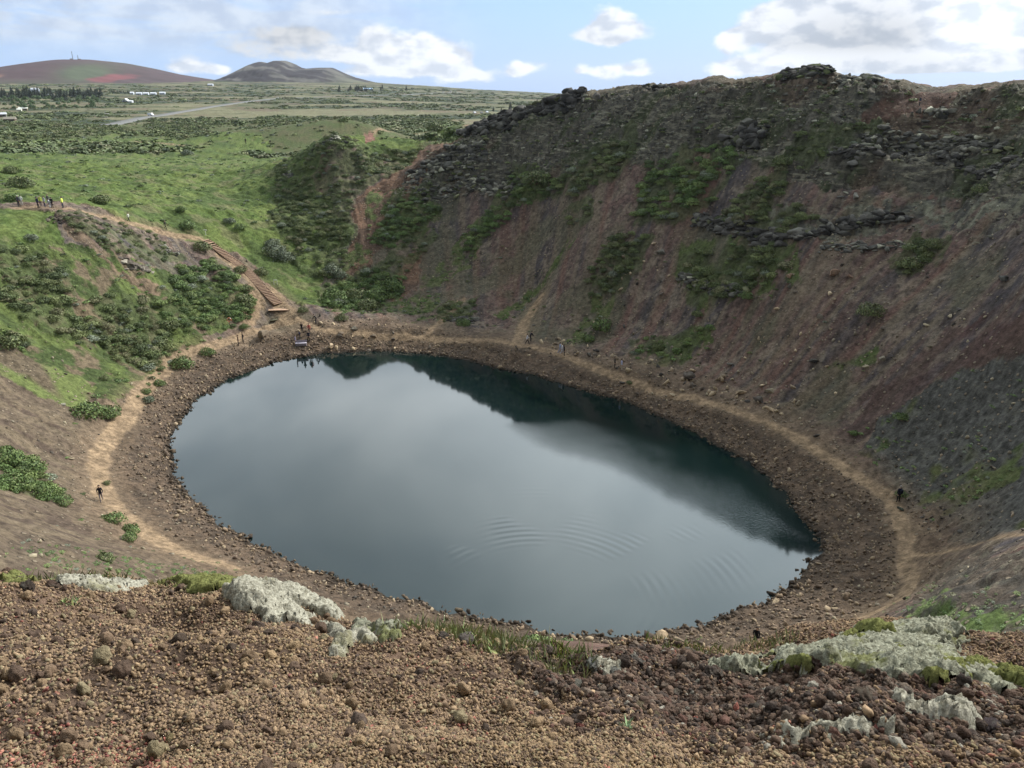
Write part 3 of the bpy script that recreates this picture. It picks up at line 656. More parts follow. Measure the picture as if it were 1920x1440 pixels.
lx = np.linspace(LAKE[:, 0].min() - 4, LAKE[:, 0].max() + 4, 260); ly = np.linspace(LAKE[:, 1].min() - 4, LAKE[:, 1].max() + 4, 260)
lgx, lgy = np.meshgrid(lx, ly, indexing='ij'); fx = lgx.ravel(); fy = lgy.ravel(); ii = np.arange(260 * 260).reshape(260, 260)
lf = np.stack([ii[:-1, :-1], ii[1:, :-1], ii[1:, 1:], ii[:-1, 1:]], -1).reshape(-1, 4)
sdl = lake_sd(fx, fy); keep = sdl[lf].min(1) < 2.0; lf = lf[keep]
RUF = np.array([PZ(a, b_, LAKE_Z)[:2] for a, b_ in [(960,800),(1080,775),(1200,800),(1320,850),(1420,900),(1470,960),(1510,1005),(1440,990),(1340,950),(1240,905),(1130,860),(1010,835)]])
inr = in_poly(fx, fy, RUF); rd = seg_dist(fx, fy, RUF, True) * np.where(inr, -1, 1)
RUF2 = np.array([PZ(a, b_, LAKE_Z)[:2] for a, b_ in [(860,780),(960,800),(1240,900),(1500,1005),(1400,1010),(1200,930),(1000,860),(880,815)]])
rd2 = seg_dist(fx, fy, RUF2, True) * np.where(in_poly(fx, fy, RUF2), -1, 1)
ruf = sstep(rd, 2.0, -3.0) * (.3 + 1.0 * fbm(fx * .15, fy * .15, 3, 5)) + sstep(rd2, 3, -2) * .16
rr_ = np.hypot(fx - ring_c[0], fy - ring_c[1]); ra_ = np.degrees(np.arctan2(fy - ring_c[1], fx - ring_c[0]))
ring = sstep(rr_, 7, 10) * sstep(rr_, 21, 15) * sstep(fbm(ra_ * .05, rr_ * .12, 2, 9), .38, .6)
water = mesh_np('lake_water', np.stack([fx - ring_c[0], fy - ring_c[1], np.zeros(len(fx))], -1), lf, None, lake_mat(), smooth=True)
water.location = (ring_c[0], ring_c[1], LAKE_Z); tag(water, kind='structure')
for n_m, v_ in (('Ruffle', ruf), ('Ring', ring)):
    a_ = water.data.attributes.new(n_m, 'FLOAT', 'POINT'); a_.data.foreach_set('value', v_.astype(np.float32))
# ------------------------------------------------------------------ materials of loose things
ROCKM = mat('rock', attr='Col', var=.35, nscale=1.6, bump=.12, bscale=3.5, rough=.9)
SMALLM = mat('rubble', attr='Col', var=.3, nscale=5, bump=.03, bscale=14, rough=.9)
SCORM = mat('scoria', attr='Col', var=.4, nscale=45, bump=.006, bscale=150, rough=.95, spec=.1)
LAVAM = mat('lava', attr='Col', var=.45, nscale=14, bump=.03, bscale=38, rough=.95, spec=.1)
def leafm(name):
    m = mat(name, attr='Col', var=.3, nscale=2.0, rough=.6, spec=.2)
    b = m.node_tree.nodes['Principled BSDF']; b.inputs['Transmission Weight'].default_value = 0
    return m
LEAFM = leafm('foliage')
def jit(c, n, amt=.16, hue=.05):
    return np.clip(c[None] * (1 + rng.normal(0, amt, (n, 1))) * (1 + rng.normal(0, hue, (n, 3))), .005, .9).astype(np.float32)
def pick(cols, w, n, amt=.15):
    w = np.array(w, float); w /= w.sum(); k = rng.choice(len(cols), n, p=w); return (np.stack(cols)[k] * (1 + rng.normal(0, amt, (n, 1)))).clip(.004, .9).astype(np.float32)
def poly_points(Q, dens):
    x0, y0 = Q.min(0); x1, y1 = Q.max(0); n = int((x1 - x0) * (y1 - y0) * dens)
    p = rng.random((n, 2)) * [x1 - x0, y1 - y0] + [x0, y0]; p = p[np.abs(p[:, 0] / (p[:, 1] * CP + 20 * SP)) < .80]; return p[in_poly(p[:, 0], p[:, 1], Q)]
# ---- rubble beach: thousands of brown stones round the water
def at_map(arr, x, y):
    r = np.hypot(x, y); az = np.degrees(np.arctan2(x, y))
    i = np.clip(np.interp(az, azs, np.arange(len(azs))), 0, na - 1).astype(int); j = np.clip(np.interp(r, rs, np.arange(len(rs))), 0, nr - 1).astype(int)
    return arr.reshape(na, nr)[i, j]
n = 90000
px_ = rng.uniform(LAKE[:, 0].min() - 16, LAKE[:, 0].max() + 16, n); py_ = rng.uniform(LAKE[:, 1].min() - 14, LAKE[:, 1].max() + 14, n)
sd = lake_sd(px_, py_)
wid = 1.2 + 8.5 * (fbm(px_ * .07, py_ * .07, 3, 91) - .1) + np.where((px_ > 18) & (py_ < 75), 5.0, 0) + np.where((px_ < -25) & (py_ > 85), 3, 0)
keep = (sd > -.5) & (rng.random(n) < np.clip(1.15 - sd / wid, 0, 1) * np.where(sd > wid, 0, 1)) & (at_map(pd_w, px_, py_) > 1.2)
px_, py_, sd = px_[keep], py_[keep], sd[keep]; n = len(px_)
s = (.09 + .17 * rng.random(n) ** 2.2 + .18 * (rng.random(n) < .03) + .3 * (rng.random(n) < .006) * rng.random(n)) * (1 + .35 * (sd < .8))
P = np.stack([px_, py_, gz(px_, py_) + s * .15], -1)
tone = pick([lin(138,112,86), lin(162,136,104), lin(108,88,72), lin(122,100,84), lin(92,76,64)], [3, 1.6, 2.5, 2, 1.4], n)
wet = (sd < .35)[:, None]; tone = np.where(wet, tone * .42, tone)
o = scatter('shore_rubble', ROCK1, P, np.stack([s] * 3, -1), rot_any(n), tone, SMALLM)
tag(o, 'band of brown and tan angular rubble ringing the lake at the waterline', 'rubble', kind='stuff')
# ---- loose stones on the bench and up the scree
def in_az(x, y): a = np.degrees(np.arctan2(x, y)); return np.abs(a) < 45
n = 60000
px_ = rng.uniform(-95, 95, n); py_ = rng.uniform(28, 200, n)
rr = np.hypot(px_, py_); bad = at_map(np.maximum.reduce([m_grass, thk, plain.astype(np.float32), m_lg * .8]), px_, py_); sd = lake_sd(px_, py_)
cl = fbm(px_ * .12, py_ * .12, 4, 92); prb = sstep(cl, .42, .62) * (1 - bad) * (sd > 2) * (rr > 30) * in_az(px_, py_) * (at_map(pd_w, px_, py_) > 1.1)
prb = prb * np.where((px_ > 15) & (py_ > 60), 1.0, .8) * (1 - .5 * at_map(m_redr, px_, py_))
k = rng.random(n) < prb * .5; px_, py_ = px_[k], py_[k]; n = len(px_)
s = .07 + .26 * rng.random(n) ** 4
P = np.stack([px_, py_, gz(px_, py_) + s * .12], -1)
o = scatter('scree_stones', ROCK1, P, np.stack([s] * 3, -1), rot_any(n), pick([lin(172,154,122), lin(132,118,98), lin(88,78,70), lin(122,98,80)], [2.4, 2, 1.6, 1.2], n), SMALLM)
tag(o, 'small tan and grey stones strewn over the brown crater slopes', 'stones', kind='stuff')
# ---- rockfall belt beside the far right path
RF = [([(840,640),(1000,640),(1060,650),(1180,690),(1300,735),(1240,740),(1100,690),(980,665)], .22, .20, .5), ([(1010,625),(1100,640),(1200,670),(1330,700),(1480,770),(1450,785),(1340,755),(1200,715),(1080,680),(1010,655)], .8, .22, .7),
      ([(1100,560),(1250,600),(1500,700),(1640,640),(1600,740),(1480,760),(1300,690),(1100,650)], .16, .16, .5), ([(1400,560),(1560,540),(1780,560),(1880,500),(1800,620),(1650,700),(1500,720),(1400,640)], .17, .16, .5),
      ([(560,600),(720,595),(830,620),(820,655),(640,655),(560,640)], .5, .2, .6), ([(320,690),(400,660),(500,665),(420,700),(340,770)], .9, .16, .35), ([(1180,470),(1260,460),(1290,560),(1200,600),(1140,580)], .3, .18, .5),
      ([(1640,800),(1920,660),(1920,980),(1730,990)], .9, .12, .28)]
for k, (pl_, dn, s0, s1) in enumerate(RF):
    p = poly_points(hitpoly(pl_), dn); p = p[at_map(pd_w, p[:, 0], p[:, 1]) > .9]; n = len(p); s = s0 * .7 + (s1 - s0) * rng.random(n) ** 3.0
    P = np.stack([p[:, 0], p[:, 1], gz(p[:, 0], p[:, 1]) + s * .12], -1)
    s *= 1.25; cs = pick([lin(190,162,124), lin(158,134,106), lin(112,98,86), lin(80,74,70)], [3, 2, 1.5, 1.2] if k != 7 else [0.2, .6, 2, 3], n)
    o = scatter('rockfall_stones', ROCK1, P, np.stack([s * 1.15, s, s * .9], -1), rot_any(n), cs, SMALLM)
    tag(o, ['tan stones strewn along the far side path', 'dense tan rockfall above the right hand lakeside path', 'scattered stones low on the far scree', 'pale stones scattered across the right hand scree', 'brown rubble between the stairs and the far shore', 'light rubble on the shore at the far left', 'stones below the middle bushes of the far wall', 'dark grey clinker covering the lower right slope'][k], 'stones', kind='stuff')
# ---- crag: jagged lichen covered blocks in the upper wall
def lichen_rocks(name, P, s, label, cols, wts, flat=.8, variants=ROCK2, kind='stuff', category='rocks', m=ROCKM, bed=None):
    n = len(P); oc = (P[:, 0] + bed[0] - CX, P[:, 1] + bed[1] - CY) if bed is not None else (P[:, 0] - CX, P[:, 1] - CY); R = rot_z(np.arctan2(oc[1], oc[0]) + 1.5708 + rng.normal(0, .6, n)); tl = rng.normal(0, .3, (n, 2)); 
    for a in range(n if n < 0 else 0): pass
    Rx = np.zeros((n, 3, 3), np.float32); c, s_ = np.cos(tl[:, 0]), np.sin(tl[:, 0]); Rx[:, 0, 0] = 1; Rx[:, 1, 1] = c; Rx[:, 1, 2] = -s_; Rx[:, 2, 1] = s_; Rx[:, 2, 2] = c
    o = scatter(name, variants, P, np.stack([s * 1.3, s, s * flat], -1), np.einsum('nij,njk->nik', R, Rx), pick(cols, wts, n), m)
    return tag(o, label, category, kind=kind)
CR_COL = [lin(98,95,88), lin(122,117,105), lin(166,162,140), lin(76,73,69), lin(122,124,84)]
Qc = hitpoly(CRAG); p = poly_points(Qc, 2.4)
ok = (rng.random(len(p)) < sstep(fbm(p[:, 0] * .09, p[:, 1] * .09, 3, 93), .38, .55)) & (at_map(thk, p[:, 0], p[:, 1]) < .5) & (at_map(m_red, p[:, 0], p[:, 1]) < .5)
p = p[ok]; s = .16 + .5 * rng.random(len(p)) ** 3.2
lichen_rocks('crag_rocks', np.stack([p[:, 0], p[:, 1], gz(p[:, 0], p[:, 1]) - s * .22], -1), s, 'jagged grey lava blocks with pale lichen covering the upper crater wall', CR_COL, [3, 2.6, 2.2, 2, 1.0], variants=ROCK1)
p = poly_points(hitpoly(CRAG2), .22); s = .2 + .6 * rng.random(len(p)) ** 2.5
lichen_rocks('crag_rocks', np.stack([p[:, 0], p[:, 1], gz(p[:, 0], p[:, 1])], -1), s, 'broken grey rocks on the band below the right hand cliff', CR_COL, [3, 3, 3, 2, .6])
def outcrop(name, label, line, width, nblk, s0, s1, cols=None, lift=.2, r0=12, up=0.0, cat='rock outcrop'):
    """one rock formation: many blocks grown together along a line of photo points"""
    Q = np.array([hitg(a, b, r0) for a, b in line])[:, :2] if len(line) > 1 else np.array([hitg(*line[0], r0)[:2]] * 2) + [[-.3, 0], [.3, 0]]
    nblk = int(nblk * 1.7)
    seg = np.hypot(*np.diff(Q, axis=0).T); cum = np.concatenate([[0], np.cumsum(seg)]); t = rng.random(nblk) * cum[-1]
    x = np.interp(t, cum, Q[:, 0]) + rng.normal(0, width * .4, nblk); y = np.interp(t, cum, Q[:, 1]) + rng.normal(0, width * .4, nblk)
    nblk_ = 1; s = (s0 + (s1 - s0) * rng.random(nblk) ** 2.2) * .8
    P = np.stack([x, y, gz(x, y) + s * (lift - .4) + up * .75 * rng.random(nblk)], -1)
    dd_ = np.linalg.norm(P[:, None] - P[None], axis=-1) < .85 * (s[:, None] + s[None]); lab = np.arange(nblk)
    for _ in range(60): lab = np.where(dd_, lab[None], nblk).min(1)
    kk = lab == np.bincount(lab).argmax(); P = P[kk]; s = s[kk]
    org = P.mean(0); P = P - org
    o = lichen_rocks(name, P, s, label, cols or CR_COL, [3, 2, 1.2, 3, .5], .95, ROCK3 if nblk < 60 else ROCK2, kind=None, category=cat, bed=org)
    o.location = org; return o
DK = [lin(80,76,74), lin(96,92,88), lin(118,114,106), lin(62,59,57), lin(98,102,70)]
outcrop('lava_ridge', 'dark blocky lava ridge rising along the skyline left of the big rim boulder', [(872,252),(905,240),(950,226),(1000,208),(1045,196),(1085,190)], 2.0, 240, .8, 2.0, DK, .35, up=1.2)
outcrop('lava_crag', 'lichen grey crag of jagged blocks beside the top of the brown chute', [(760,345),(800,322),(850,300),(900,290)], 3.5, 150, .6, 1.6, None, .2)
outcrop('lava_crag', 'grey broken cliff band below the lava ridge above the left scree', [(790,375),(850,352),(910,348),(980,345)], 2.2, 150, .5, 1.3, None, .25)
outcrop('rock_ledge', 'long grey rock ledge running under the middle bushes of the right wall', [(1345,424),(1400,436),(1450,448),(1500,446),(1560,432),(1620,420),(1690,414)], .9, 150, .7, 1.4, DK, .25, up=.6)
outcrop('lava_crag', 'pair of dark lava knobs at the left end of the long ledge', [(1300,420),(1318,412),(1342,432)], .9, 26, .8, 1.5, DK, .4, up=.6)
outcrop('lava_crag', 'dark twisted lava knob on the wall above the red streak', [(1372,258),(1400,262),(1425,268)], 1.4, 40, .9, 1.9, DK, .35, up=1.0)
outcrop('rim_crag', 'rounded dark hump forming the highest point of the rim skyline', [(1472,142),(1500,136),(1530,132),(1550,138)], 2.2, 60, .8, 1.6, [lin(70,70,60), lin(60,56,52), lin(92,100,58), lin(84,80,74), lin(86,94,54)], .3, up=.4)
outcrop('rim_crag', 'jagged rocks on the skyline just right of the highest hump', [(1572,148),(1600,148),(1640,153)], 1.5, 44, .5, 1.2, None, .3, up=.3)
outcrop('rim_crag', 'low bumpy rocks on the rim between the big boulder and the hump', [(1170,168),(1240,163),(1290,157),(1320,157)], 1.5, 60, .5, 1.2, DK, .25, up=.3)
outcrop('lava_crag', 'grey crag on top of the green knoll at the far end', [(612,262),(640,262),(668,270)], 2.2, 50, .4, 1.0, None, .2, up=.3)
outcrop('lava_crag', 'small grey crag low on the left side of the knoll', [(532,328),(548,332)], 1.2, 18, .4, .9, None, .3)
outcrop('lava_crag', 'dark rock clump above the path at the foot of the far wall', [(845,600),(868,602),(890,598)], 1.2, 40, .5, 1.1, DK, .3)
outcrop('lava_outcrop', 'low mossy lava outcrop beyond the shore right of the stairs', [(610,585),(660,582),(700,585),(745,590)], 1.6, 90, .35, .8, [lin(96,84,66), lin(72,66,54), lin(88,92,58), lin(110,94,74), lin(60,54,46)], .15)
outcrop('lava_outcrop', 'dark overhanging rocks below the viewing platform', [(90,412),(130,408),(200,420),(240,440)], 1.2, 70, .4, 1.0, [lin(84,72,58), lin(60,52,44), lin(82,84,52), lin(108,96,80), lin(50,46,40)], .15)
outcrop('lava_outcrop', 'pale grey slabs on the slope left of the stairs', [(236,495),(262,502),(285,512)], .9, 16, .7, 1.3, [lin(128,116,104), lin(110,98,88), lin(140,130,116), lin(96,84,74), lin(110,100,80)], .2)
outcrop('lava_outcrop', 'light lichen rocks between the bushes left of the stairs', [(292,470),(312,468),(352,482)], .8, 16, .5, .9, [lin(150,148,136), lin(110,104,94), lin(130,128,112), lin(90,82,74), lin(100,100,70)], .2)
outcrop('cliff_face', 'grey columnar rock face hidden under the lower middle thicket', [(1275,520),(1300,532),(1340,545),(1400,548)], .7, 50, .5, 1.1, None, .2, up=.5)
outcrop('rock_ledge', 'broken pale ledge across the right wall below the skyline', [(1620,262),(1680,268),(1740,262),(1800,272),(1900,280)], 1.2, 110, .5, 1.1, None, .2, up=.4)
outcrop('rock_ledge', 'dark shadowed ledge with mossy top near the right edge', [(1560,285),(1620,282),(1700,290),(1780,296),(1920,300)], .8, 110, .5, 1.1, DK, .2, up=.3)
outcrop('rock_ledge', 'short pale ledge with green moss above the red scree', [(1700,455),(1620,462),(1540,462)], .8, 46, .4, .9, None, .2)
outcrop('lava_crag', 'grey knob alone on the brown patch under the right skyline', [(1735,207),(1760,210),(1775,212)], .9, 20, .5, 1.1, None, .3, up=.3)

# ---- thickets
def shrub_mesh(seed, nl=560, lw=.072, flat=.6):
    r = np.random.default_rng(seed); d = r.normal(size=(nl, 3)); d[:, 2] = np.abs(d[:, 2]) * 1.1 - .15; d /= np.linalg.norm(d, axis=1)[:, None]
    lob = 1 + .38 * n3(d, 1.6, seed) + .2 * n3(d, 4, seed + 3); rad = lob * (.45 + .55 * r.random(nl) ** .45)
    c = d * rad[:, None] * [1, 1, flat]
    nrm = d + r.normal(0, .55, (nl, 3)); nrm /= np.linalg.norm(nrm, axis=1)[:, None]
    t = np.cross(nrm, r.normal(size=(nl, 3))); t /= np.linalg.norm(t, axis=1)[:, None]; b = np.cross(nrm, t)
    w = lw * (.6 + .8 * r.random(nl))[:, None]
    V = np.stack([c - t * w - b * w * .6, c + t * w * .9 - b * w * .5, c + t * w * .3 + b * w, c - t * w * .8 + b * w * .7], 1).reshape(-1, 3)
    return V.astype(np.float32), np.arange(nl * 4).reshape(nl, 4)
SHR = [shrub_mesh(400 + k) for k in range(10)]
SHRS = [shrub_mesh(420 + k, 130, .14, .6) for k in range(8)]
SHRF = [shrub_mesh(440 + k, 60, .2, .6) for k in range(8)]
GRN = [[lin(98,112,60), lin(112,122,68), lin(84,98,56), lin(124,124,84)], [lin(100,126,60), lin(90,114,56), lin(116,134,68), lin(82,100,54)], [lin(120,130,104), lin(104,116,88), lin(92,104,76), lin(132,140,118)]]
def leaf_scatter(name, p, size, ck, label, flat=1.0, white=.03, vs=None):
    n = len(p); vs = vs or (SHRF if np.median(np.hypot(p[:, 0], p[:, 1])) > 215 else SHR); s = size[0] + (size[1] - size[0]) * rng.random(n) ** 1.5; s = s * .5
    P = np.stack([p[:, 0], p[:, 1], gz(p[:, 0], p[:, 1]) + s * .05], -1)
    colr = pick(GRN[ck] + [lin(122,132,108)], [3, 3, 3, 1.5, 10.5 * white / .5], n, .14)
    o = scatter(name, vs, P, np.stack([s * 1.1, s * 1.1, s * flat], -1), rot_z(rng.random(n) * 6.28), colr, LEAFM)
    # every leaf clump its own tint
    a = o.data.attributes['Col']; m = len(o.data.vertices); buf = np.empty(m * 4, np.float32); a.data.foreach_get('color', buf); buf = buf.reshape(-1, 4, 4)
    j = rng.uniform(.66, 1.4, (len(buf), 1, 1)); buf[:, :, :3] *= j; a.data.foreach_set('color', buf.ravel())
    return tag(o, label, 'thicket', kind='stuff')
THL = {'knoll': 'dark green thicket covering the knoll at the far end', 'meadowedge': 'bushes along the meadow edge above the brown chute', 'w2': 'green bushes beside the foot of the brown chute', 'w3': 'bright green willow strip on the left of the far wall',
 'w4': 'dark bushes high on the far wall below the crag', 'w5': 'large green thicket high in the middle of the far wall', 'w6': 'green thicket between the red streak and the ledge', 'w7': 'dark thicket low on the middle of the far wall',
 'w8': 'broad dark thicket under the long rock ledge', 'w9': 'small dark bush patch on the middle scree', 'w12': 'lush green bushes above the far shore', 'w13': 'green bushes round the dark rock clump', 'w14': 'low dark scrub between crags near the right skyline',
 'w15': 'dark scrub on the right wall above the red scree', 'w16': 'thin green scrub above the rockfall', 'w17': 'sparse bushes between the two brown chutes', 'l1': 'wide willow thicket on the left slope', 'l2': 'dark heathy scrub below the viewing platform',
 'l3': 'dense dark bushes left of the wooden stairs', 'l4': 'bushes in the middle of the left slope', 'l5': 'dark bush patch at the left edge', 'l7': 'upper of the two green willow strips at the left edge', 'l8': 'lower of the two green willow strips at the left edge',
 'strip1': 'dark scrub beyond the grassy bowl on the left', 'strip2': 'row of scrub along the far edge of the crater', 'strip3': 'patchy scrub at the left beyond the bowl', 'bowl1': 'scattered bushes on the right side of the grassy bowl'}
for k_, v_ in THK.items():
    p = poly_points(THKW[k_], v_[1] / 15.0)
    if k_[:5] == 'strip': p = p[rng.random(len(p)) < .4]
    p = p[rng.random(len(p)) < .35 + .9 * sstep(fbm(p[:, 0] * .22, p[:, 1] * .22, 3, 95), .34, .5)]
    leaf_scatter('shrub_thicket', p, v_[2], v_[3], THL[k_])
# scattered little bushes over grass and crag
def loose(P_, dens, size, ck, label, thr=.5, flat=.8, white=.05, name='low_scrub'):
    p = poly_points(hitpoly(P_), dens); p = p[fbm(p[:, 0] * .15, p[:, 1] * .15, 3, 96) > thr]
    if len(p): leaf_scatter(name, p, size, ck, label, flat, white, SHRF if np.median(np.hypot(p[:, 0], p[:, 1])) > 215 else SHRS)
loose(CRAG, .35, (.5, 1.4), 0, 'small dark bushes and moss between the crag blocks', .48)
loose(GRASS, .10, (.5, 1.3), 1, 'low green and silvery willows dotted over the grassy bowl', .47, .7, .16)
loose(LGREEN, .35, (.5, 1.2), 1, 'low bushes scattered over the left slope', .42, .7, .05)
loose([(740,420),(1000,360),(1300,300),(1500,500),(1600,640),(1400,700),(1100,640),(900,610),(780,590)], .05, (.35, .9), 0, 'tufts and tiny bushes on the far scree', .42)
loose(LMIX, .35, (.3, .8), 1, 'grass tufts in streaks on the lower left slope', .45, .6)
loose([(0,700),(140,760),(180,860),(160,960),(260,1040),(400,1080),(0,1080)], .10, (.2, .6), 1, 'sparse tufts on the brown left slope', .5, .6)
loose([(0,1000),(120,1015),(300,1058),(420,1078),(300,1085),(0,1078)], 2.5, (.15, .5), 1, 'yellow green tufts on the slope just beyond the left of the brink', .45, .5)
loose([(150,1000),(330,1035),(480,1075),(330,1075),(200,1055)], 1.0, (.15, .4), 0, 'dull tufts beyond the brink left of centre', .5, .5)
loose([(1640,1150),(1750,1090),(1920,1060),(1920,1200),(1750,1190)], 2.5, (.15, .5), 0, 'dark heathy tufts on the near right slope', .48, .5)
loose([(850,1195),(1000,1205),(1200,1205),(1330,1195),(1330,1215),(850,1215)], 3.0, (.12, .35), 1, 'low green herbs on the bank below the brink', .4, .6)
loose(STRIP, .05, (.8, 2.2), 0, 'scrub dotted over the ground beyond the bowl', .45)
loose(DARKR, .35, (.3, .7), 1, 'yellow green tufts on the dark lower right slope', .53, .5)
loose(LOWRG, 2.2, (.2, .5), 1, 'green patch of low plants at the right edge', .3, .5)
for k, g_ in enumerate(GSTR): loose(g_, .5, (.35, 1.0), 1, ['green strip beside the left scree', 'tufts above the far shore', 'thin green streak on the middle scree', 'green streak above the small bright bush', 'tufts above the rockfall', 'tufts round the lower thicket', 'tufts at the foot of the dark slope', 'mossy green patches at the right of the path', 'tufts on the right scree', 'greenery at the foot of the bowl', 'greenery beside the brown chute'][k], .36, .7)
# scrub and trees of the plain, as far as single bushes still show
n = 26000; a = np.radians(rng.uniform(-42, 8, n)); r = np.exp(rng.uniform(math.log(230), math.log(2200), n)); x, y = np.sin(a) * r, np.cos(a) * r
k = (fbm(x * .012, y * .02, 5, 21) > .5) & (fbm(x * .05, y * .06, 4, 22) > .46); x, y, r = x[k], y[k], r[k]; d_ = seg_dist(x, y, ROAD); k = d_ > 14; x, y, r = x[k], y[k], r[k]
s = (1.0 + 1.8 * rng.random(len(x)) ** 2) * (1 + r / 1500)
o = scatter('plain_scrub', [shrub_mesh(470 + q, 60, .2, .6) for q in range(6)], np.stack([x, y, gz(x, y)], -1), np.stack([s, s, s * .6], -1), rot_z(rng.random(len(x)) * 6), pick(GRN[0], [3, 2, 3, 1], len(x), .15), LEAFM)
tag(o, 'dark scrub patches spread over the plain beyond the crater', 'scrub', kind='stuff')
# ------------------------------------------------------------------ foreground scoria, lava lumps and moss
def near_pts(n, r0, r1, a0=-58, a1=60, power=1.0):
    a = np.radians(rng.uniform(a0, a1, n)); r = np.sqrt(rng.uniform(r0 ** 2, r1 ** 2, n)); return np.sin(a) * r, np.cos(a) * r
def brink_r(x, y): return np.interp(np.degrees(np.arctan2(x, y)), B_az, B_r)
def scoria_variant(base, seed, rough=.2):
    r = np.random.default_rng(seed); V = base[0] * (1 + .45 * n3(base[0], 1.6, seed) + rough * n3(base[0], 4, seed + 2))[:, None] + r.normal(size=base[0].shape) * rough * .35
    return (V * [1.15, .6 + .4 * r.random(), .45 + .4 * r.random()]).astype(np.float32), base[1]
SCO2 = [scoria_variant(ICO2, 500 + k, .34) for k in range(12)]
SCO1 = [scoria_variant(ICO1, 520 + k, .42) for k in range(16)]
def craggy(seed):
    r = np.random.default_rng(seed); V, f = ICO4; w = V + .25 * np.stack([n3(V, 1.7, seed + q) for q in range(3)], -1)
    rg = sum((1 - np.abs(2 * (n3(w + 5.1 * o, 1.4 * 2 ** o, seed + o) * .5 + .5) - 1)) * .5 ** o for o in range(4)) / 1.9
    V = V * (.22 + 1.15 * rg)[:, None] * (1 + .14 * n3(w, 7, seed + 4))[:, None]; pits = sstep(n3(w, 5.5, seed + 9), .12, .4); V = V * (1 - .16 * pits)[:, None]
    return (V / np.abs(V).max() * [1, .7 + .3 * r.random(), .6 + .3 * r.random()]).astype(np.float32), f
ICO4 = ico(4)
SCO3 = [craggy(540 + k) for k in range(10)]
ICO3C = [craggy(560 + k) for k in range(1)]
def craggy_low(seed):
    global ICO4
    keep = ICO4; ICO4 = ICO3; r = craggy(seed); ICO4 = keep; return r
CRG3 = [craggy_low(580 + k) for k in range(14)]
def sc_col(x, y, n):
    base = pick([lin(162,128,90), lin(148,116,82), lin(134,104,78), lin(114,88,72), lin(150,130,92), lin(92,74,64)], [3, 3.2, 2.8, 2, 1.4, .8], n, .09)
    az = np.degrees(np.arctan2(x, y)); r = np.hypot(x, y)
    rv = fbm(x * 2.2, y * 2.2, 3, 97); pr = np.clip(sstep(rv, .44, .6) * sstep(r, 3.4, 1.9) * (.34 - .008 * np.clip(az, 0, 40)) + .008, 0, .4)
    k = rng.random(n) < pr; base[k] = pick([lin(172,92,74), lin(150,80,70), lin(126,70,66), lin(182,110,86)], [2, 2, 1.3, 1], int(k.sum()), .12)
    ol = sstep(fbm(x * .9, y * .9, 3, 98), .5, .65)[:, None]; base = base * (1 - ol * .35) + base * np.array([.98, .98, .84]) * ol * .35
    pu = (sstep(az, 2, 16) * sstep(r, 2.2, 3.4))[:, None] * .55; base = base * (1 - pu) + (base * .72 * np.array([1.0, .95, .98])) * pu
    return base.astype(np.float32)
for (r0, r1, n, s0, s1, vs) in ((1.25, 2.7, 118000, .003, .0085, SCO1), (2.5, 7.6, 245000, .0042, .0115, SCO1)):
    x, y = near_pts(n, r0, r1); k = np.hypot(x, y) < brink_r(x, y) + .5; x, y = x[k], y[k]; n = len(x)
    s = s0 + (s1 - s0) * rng.random(n) ** 1.4; big = rng.random(n) < .02; s[big] *= 1.8
    s *= 1 + .5 * sstep(np.degrees(np.arctan2(x, y)), 4, 20) * rng.random(n)
    inl = in_poly(x, y, LAVQ); k = ~inl | (rng.random(n) < .35); x, y, s = x[k], y[k], s[k]; n = len(x)
    P = np.stack([x, y, gz(x, y) + s * rng.uniform(-.3, .9, n)], -1)
    o = scatter('scoria_gravel', vs, P, np.stack([s] * 3, -1), rot_any(n), sc_col(x, y, n), SCORM, smooth=False)
    tag(o, 'loose brown scoria gravel with red bits covering the foreground slope' if r0 < 2 else 'brown scoria gravel running up to the brink of the foreground', 'gravel', kind='stuff')
# dark lava lumps on the right of the foreground
x, y = near_pts(120000, 2.2, 8.0, 0, 46); r = np.hypot(x, y)
k = (in_poly(x + rng.normal(0, .12, len(x)), y + rng.normal(0, .12, len(x)), LAVQ)) & (r < brink_r(x, y) + .4); x, y = x[k], y[k]; x, y = x[:15000], y[:15000]; n = len(x)
s = .008 + .015 * rng.random(n) ** 1.5 + .03 * (rng.random(n) < .04) * rng.random(n)
cl_ = pick([lin(98,74,62), lin(112,86,70), lin(78,64,58), lin(118,98,84), lin(156,146,132), lin(112,76,64)], [3, 2.5, 2.0, 1.3, .25, .5], n, .08)
o = scatter('lava_rubble', CRG3, np.stack([x, y, gz(x, y) + s * .2], -1), np.stack([s] * 3, -1), rot_any(n), cl_, LAVAM)
tag(o, 'rough dark lava crumble covering the right of the foreground', 'lava rubble', kind='stuff')
x, y = near_pts(700, 1.2, 6.2, -45, 4); k = np.hypot(x, y) < brink_r(x, y); x, y = x[k], y[k]; n = len(x); s = .022 + .03 * rng.random(n) ** 3
o = scatter('lava_rubble', CRG3, np.stack([x, y, gz(x, y) + s * .3], -1), np.stack([s] * 3, -1), rot_any(n), sc_col(x, y, n) * .85, LAVAM)
tag(o, 'larger scoria lumps scattered among the gravel on the left', 'lava rubble', kind='stuff')
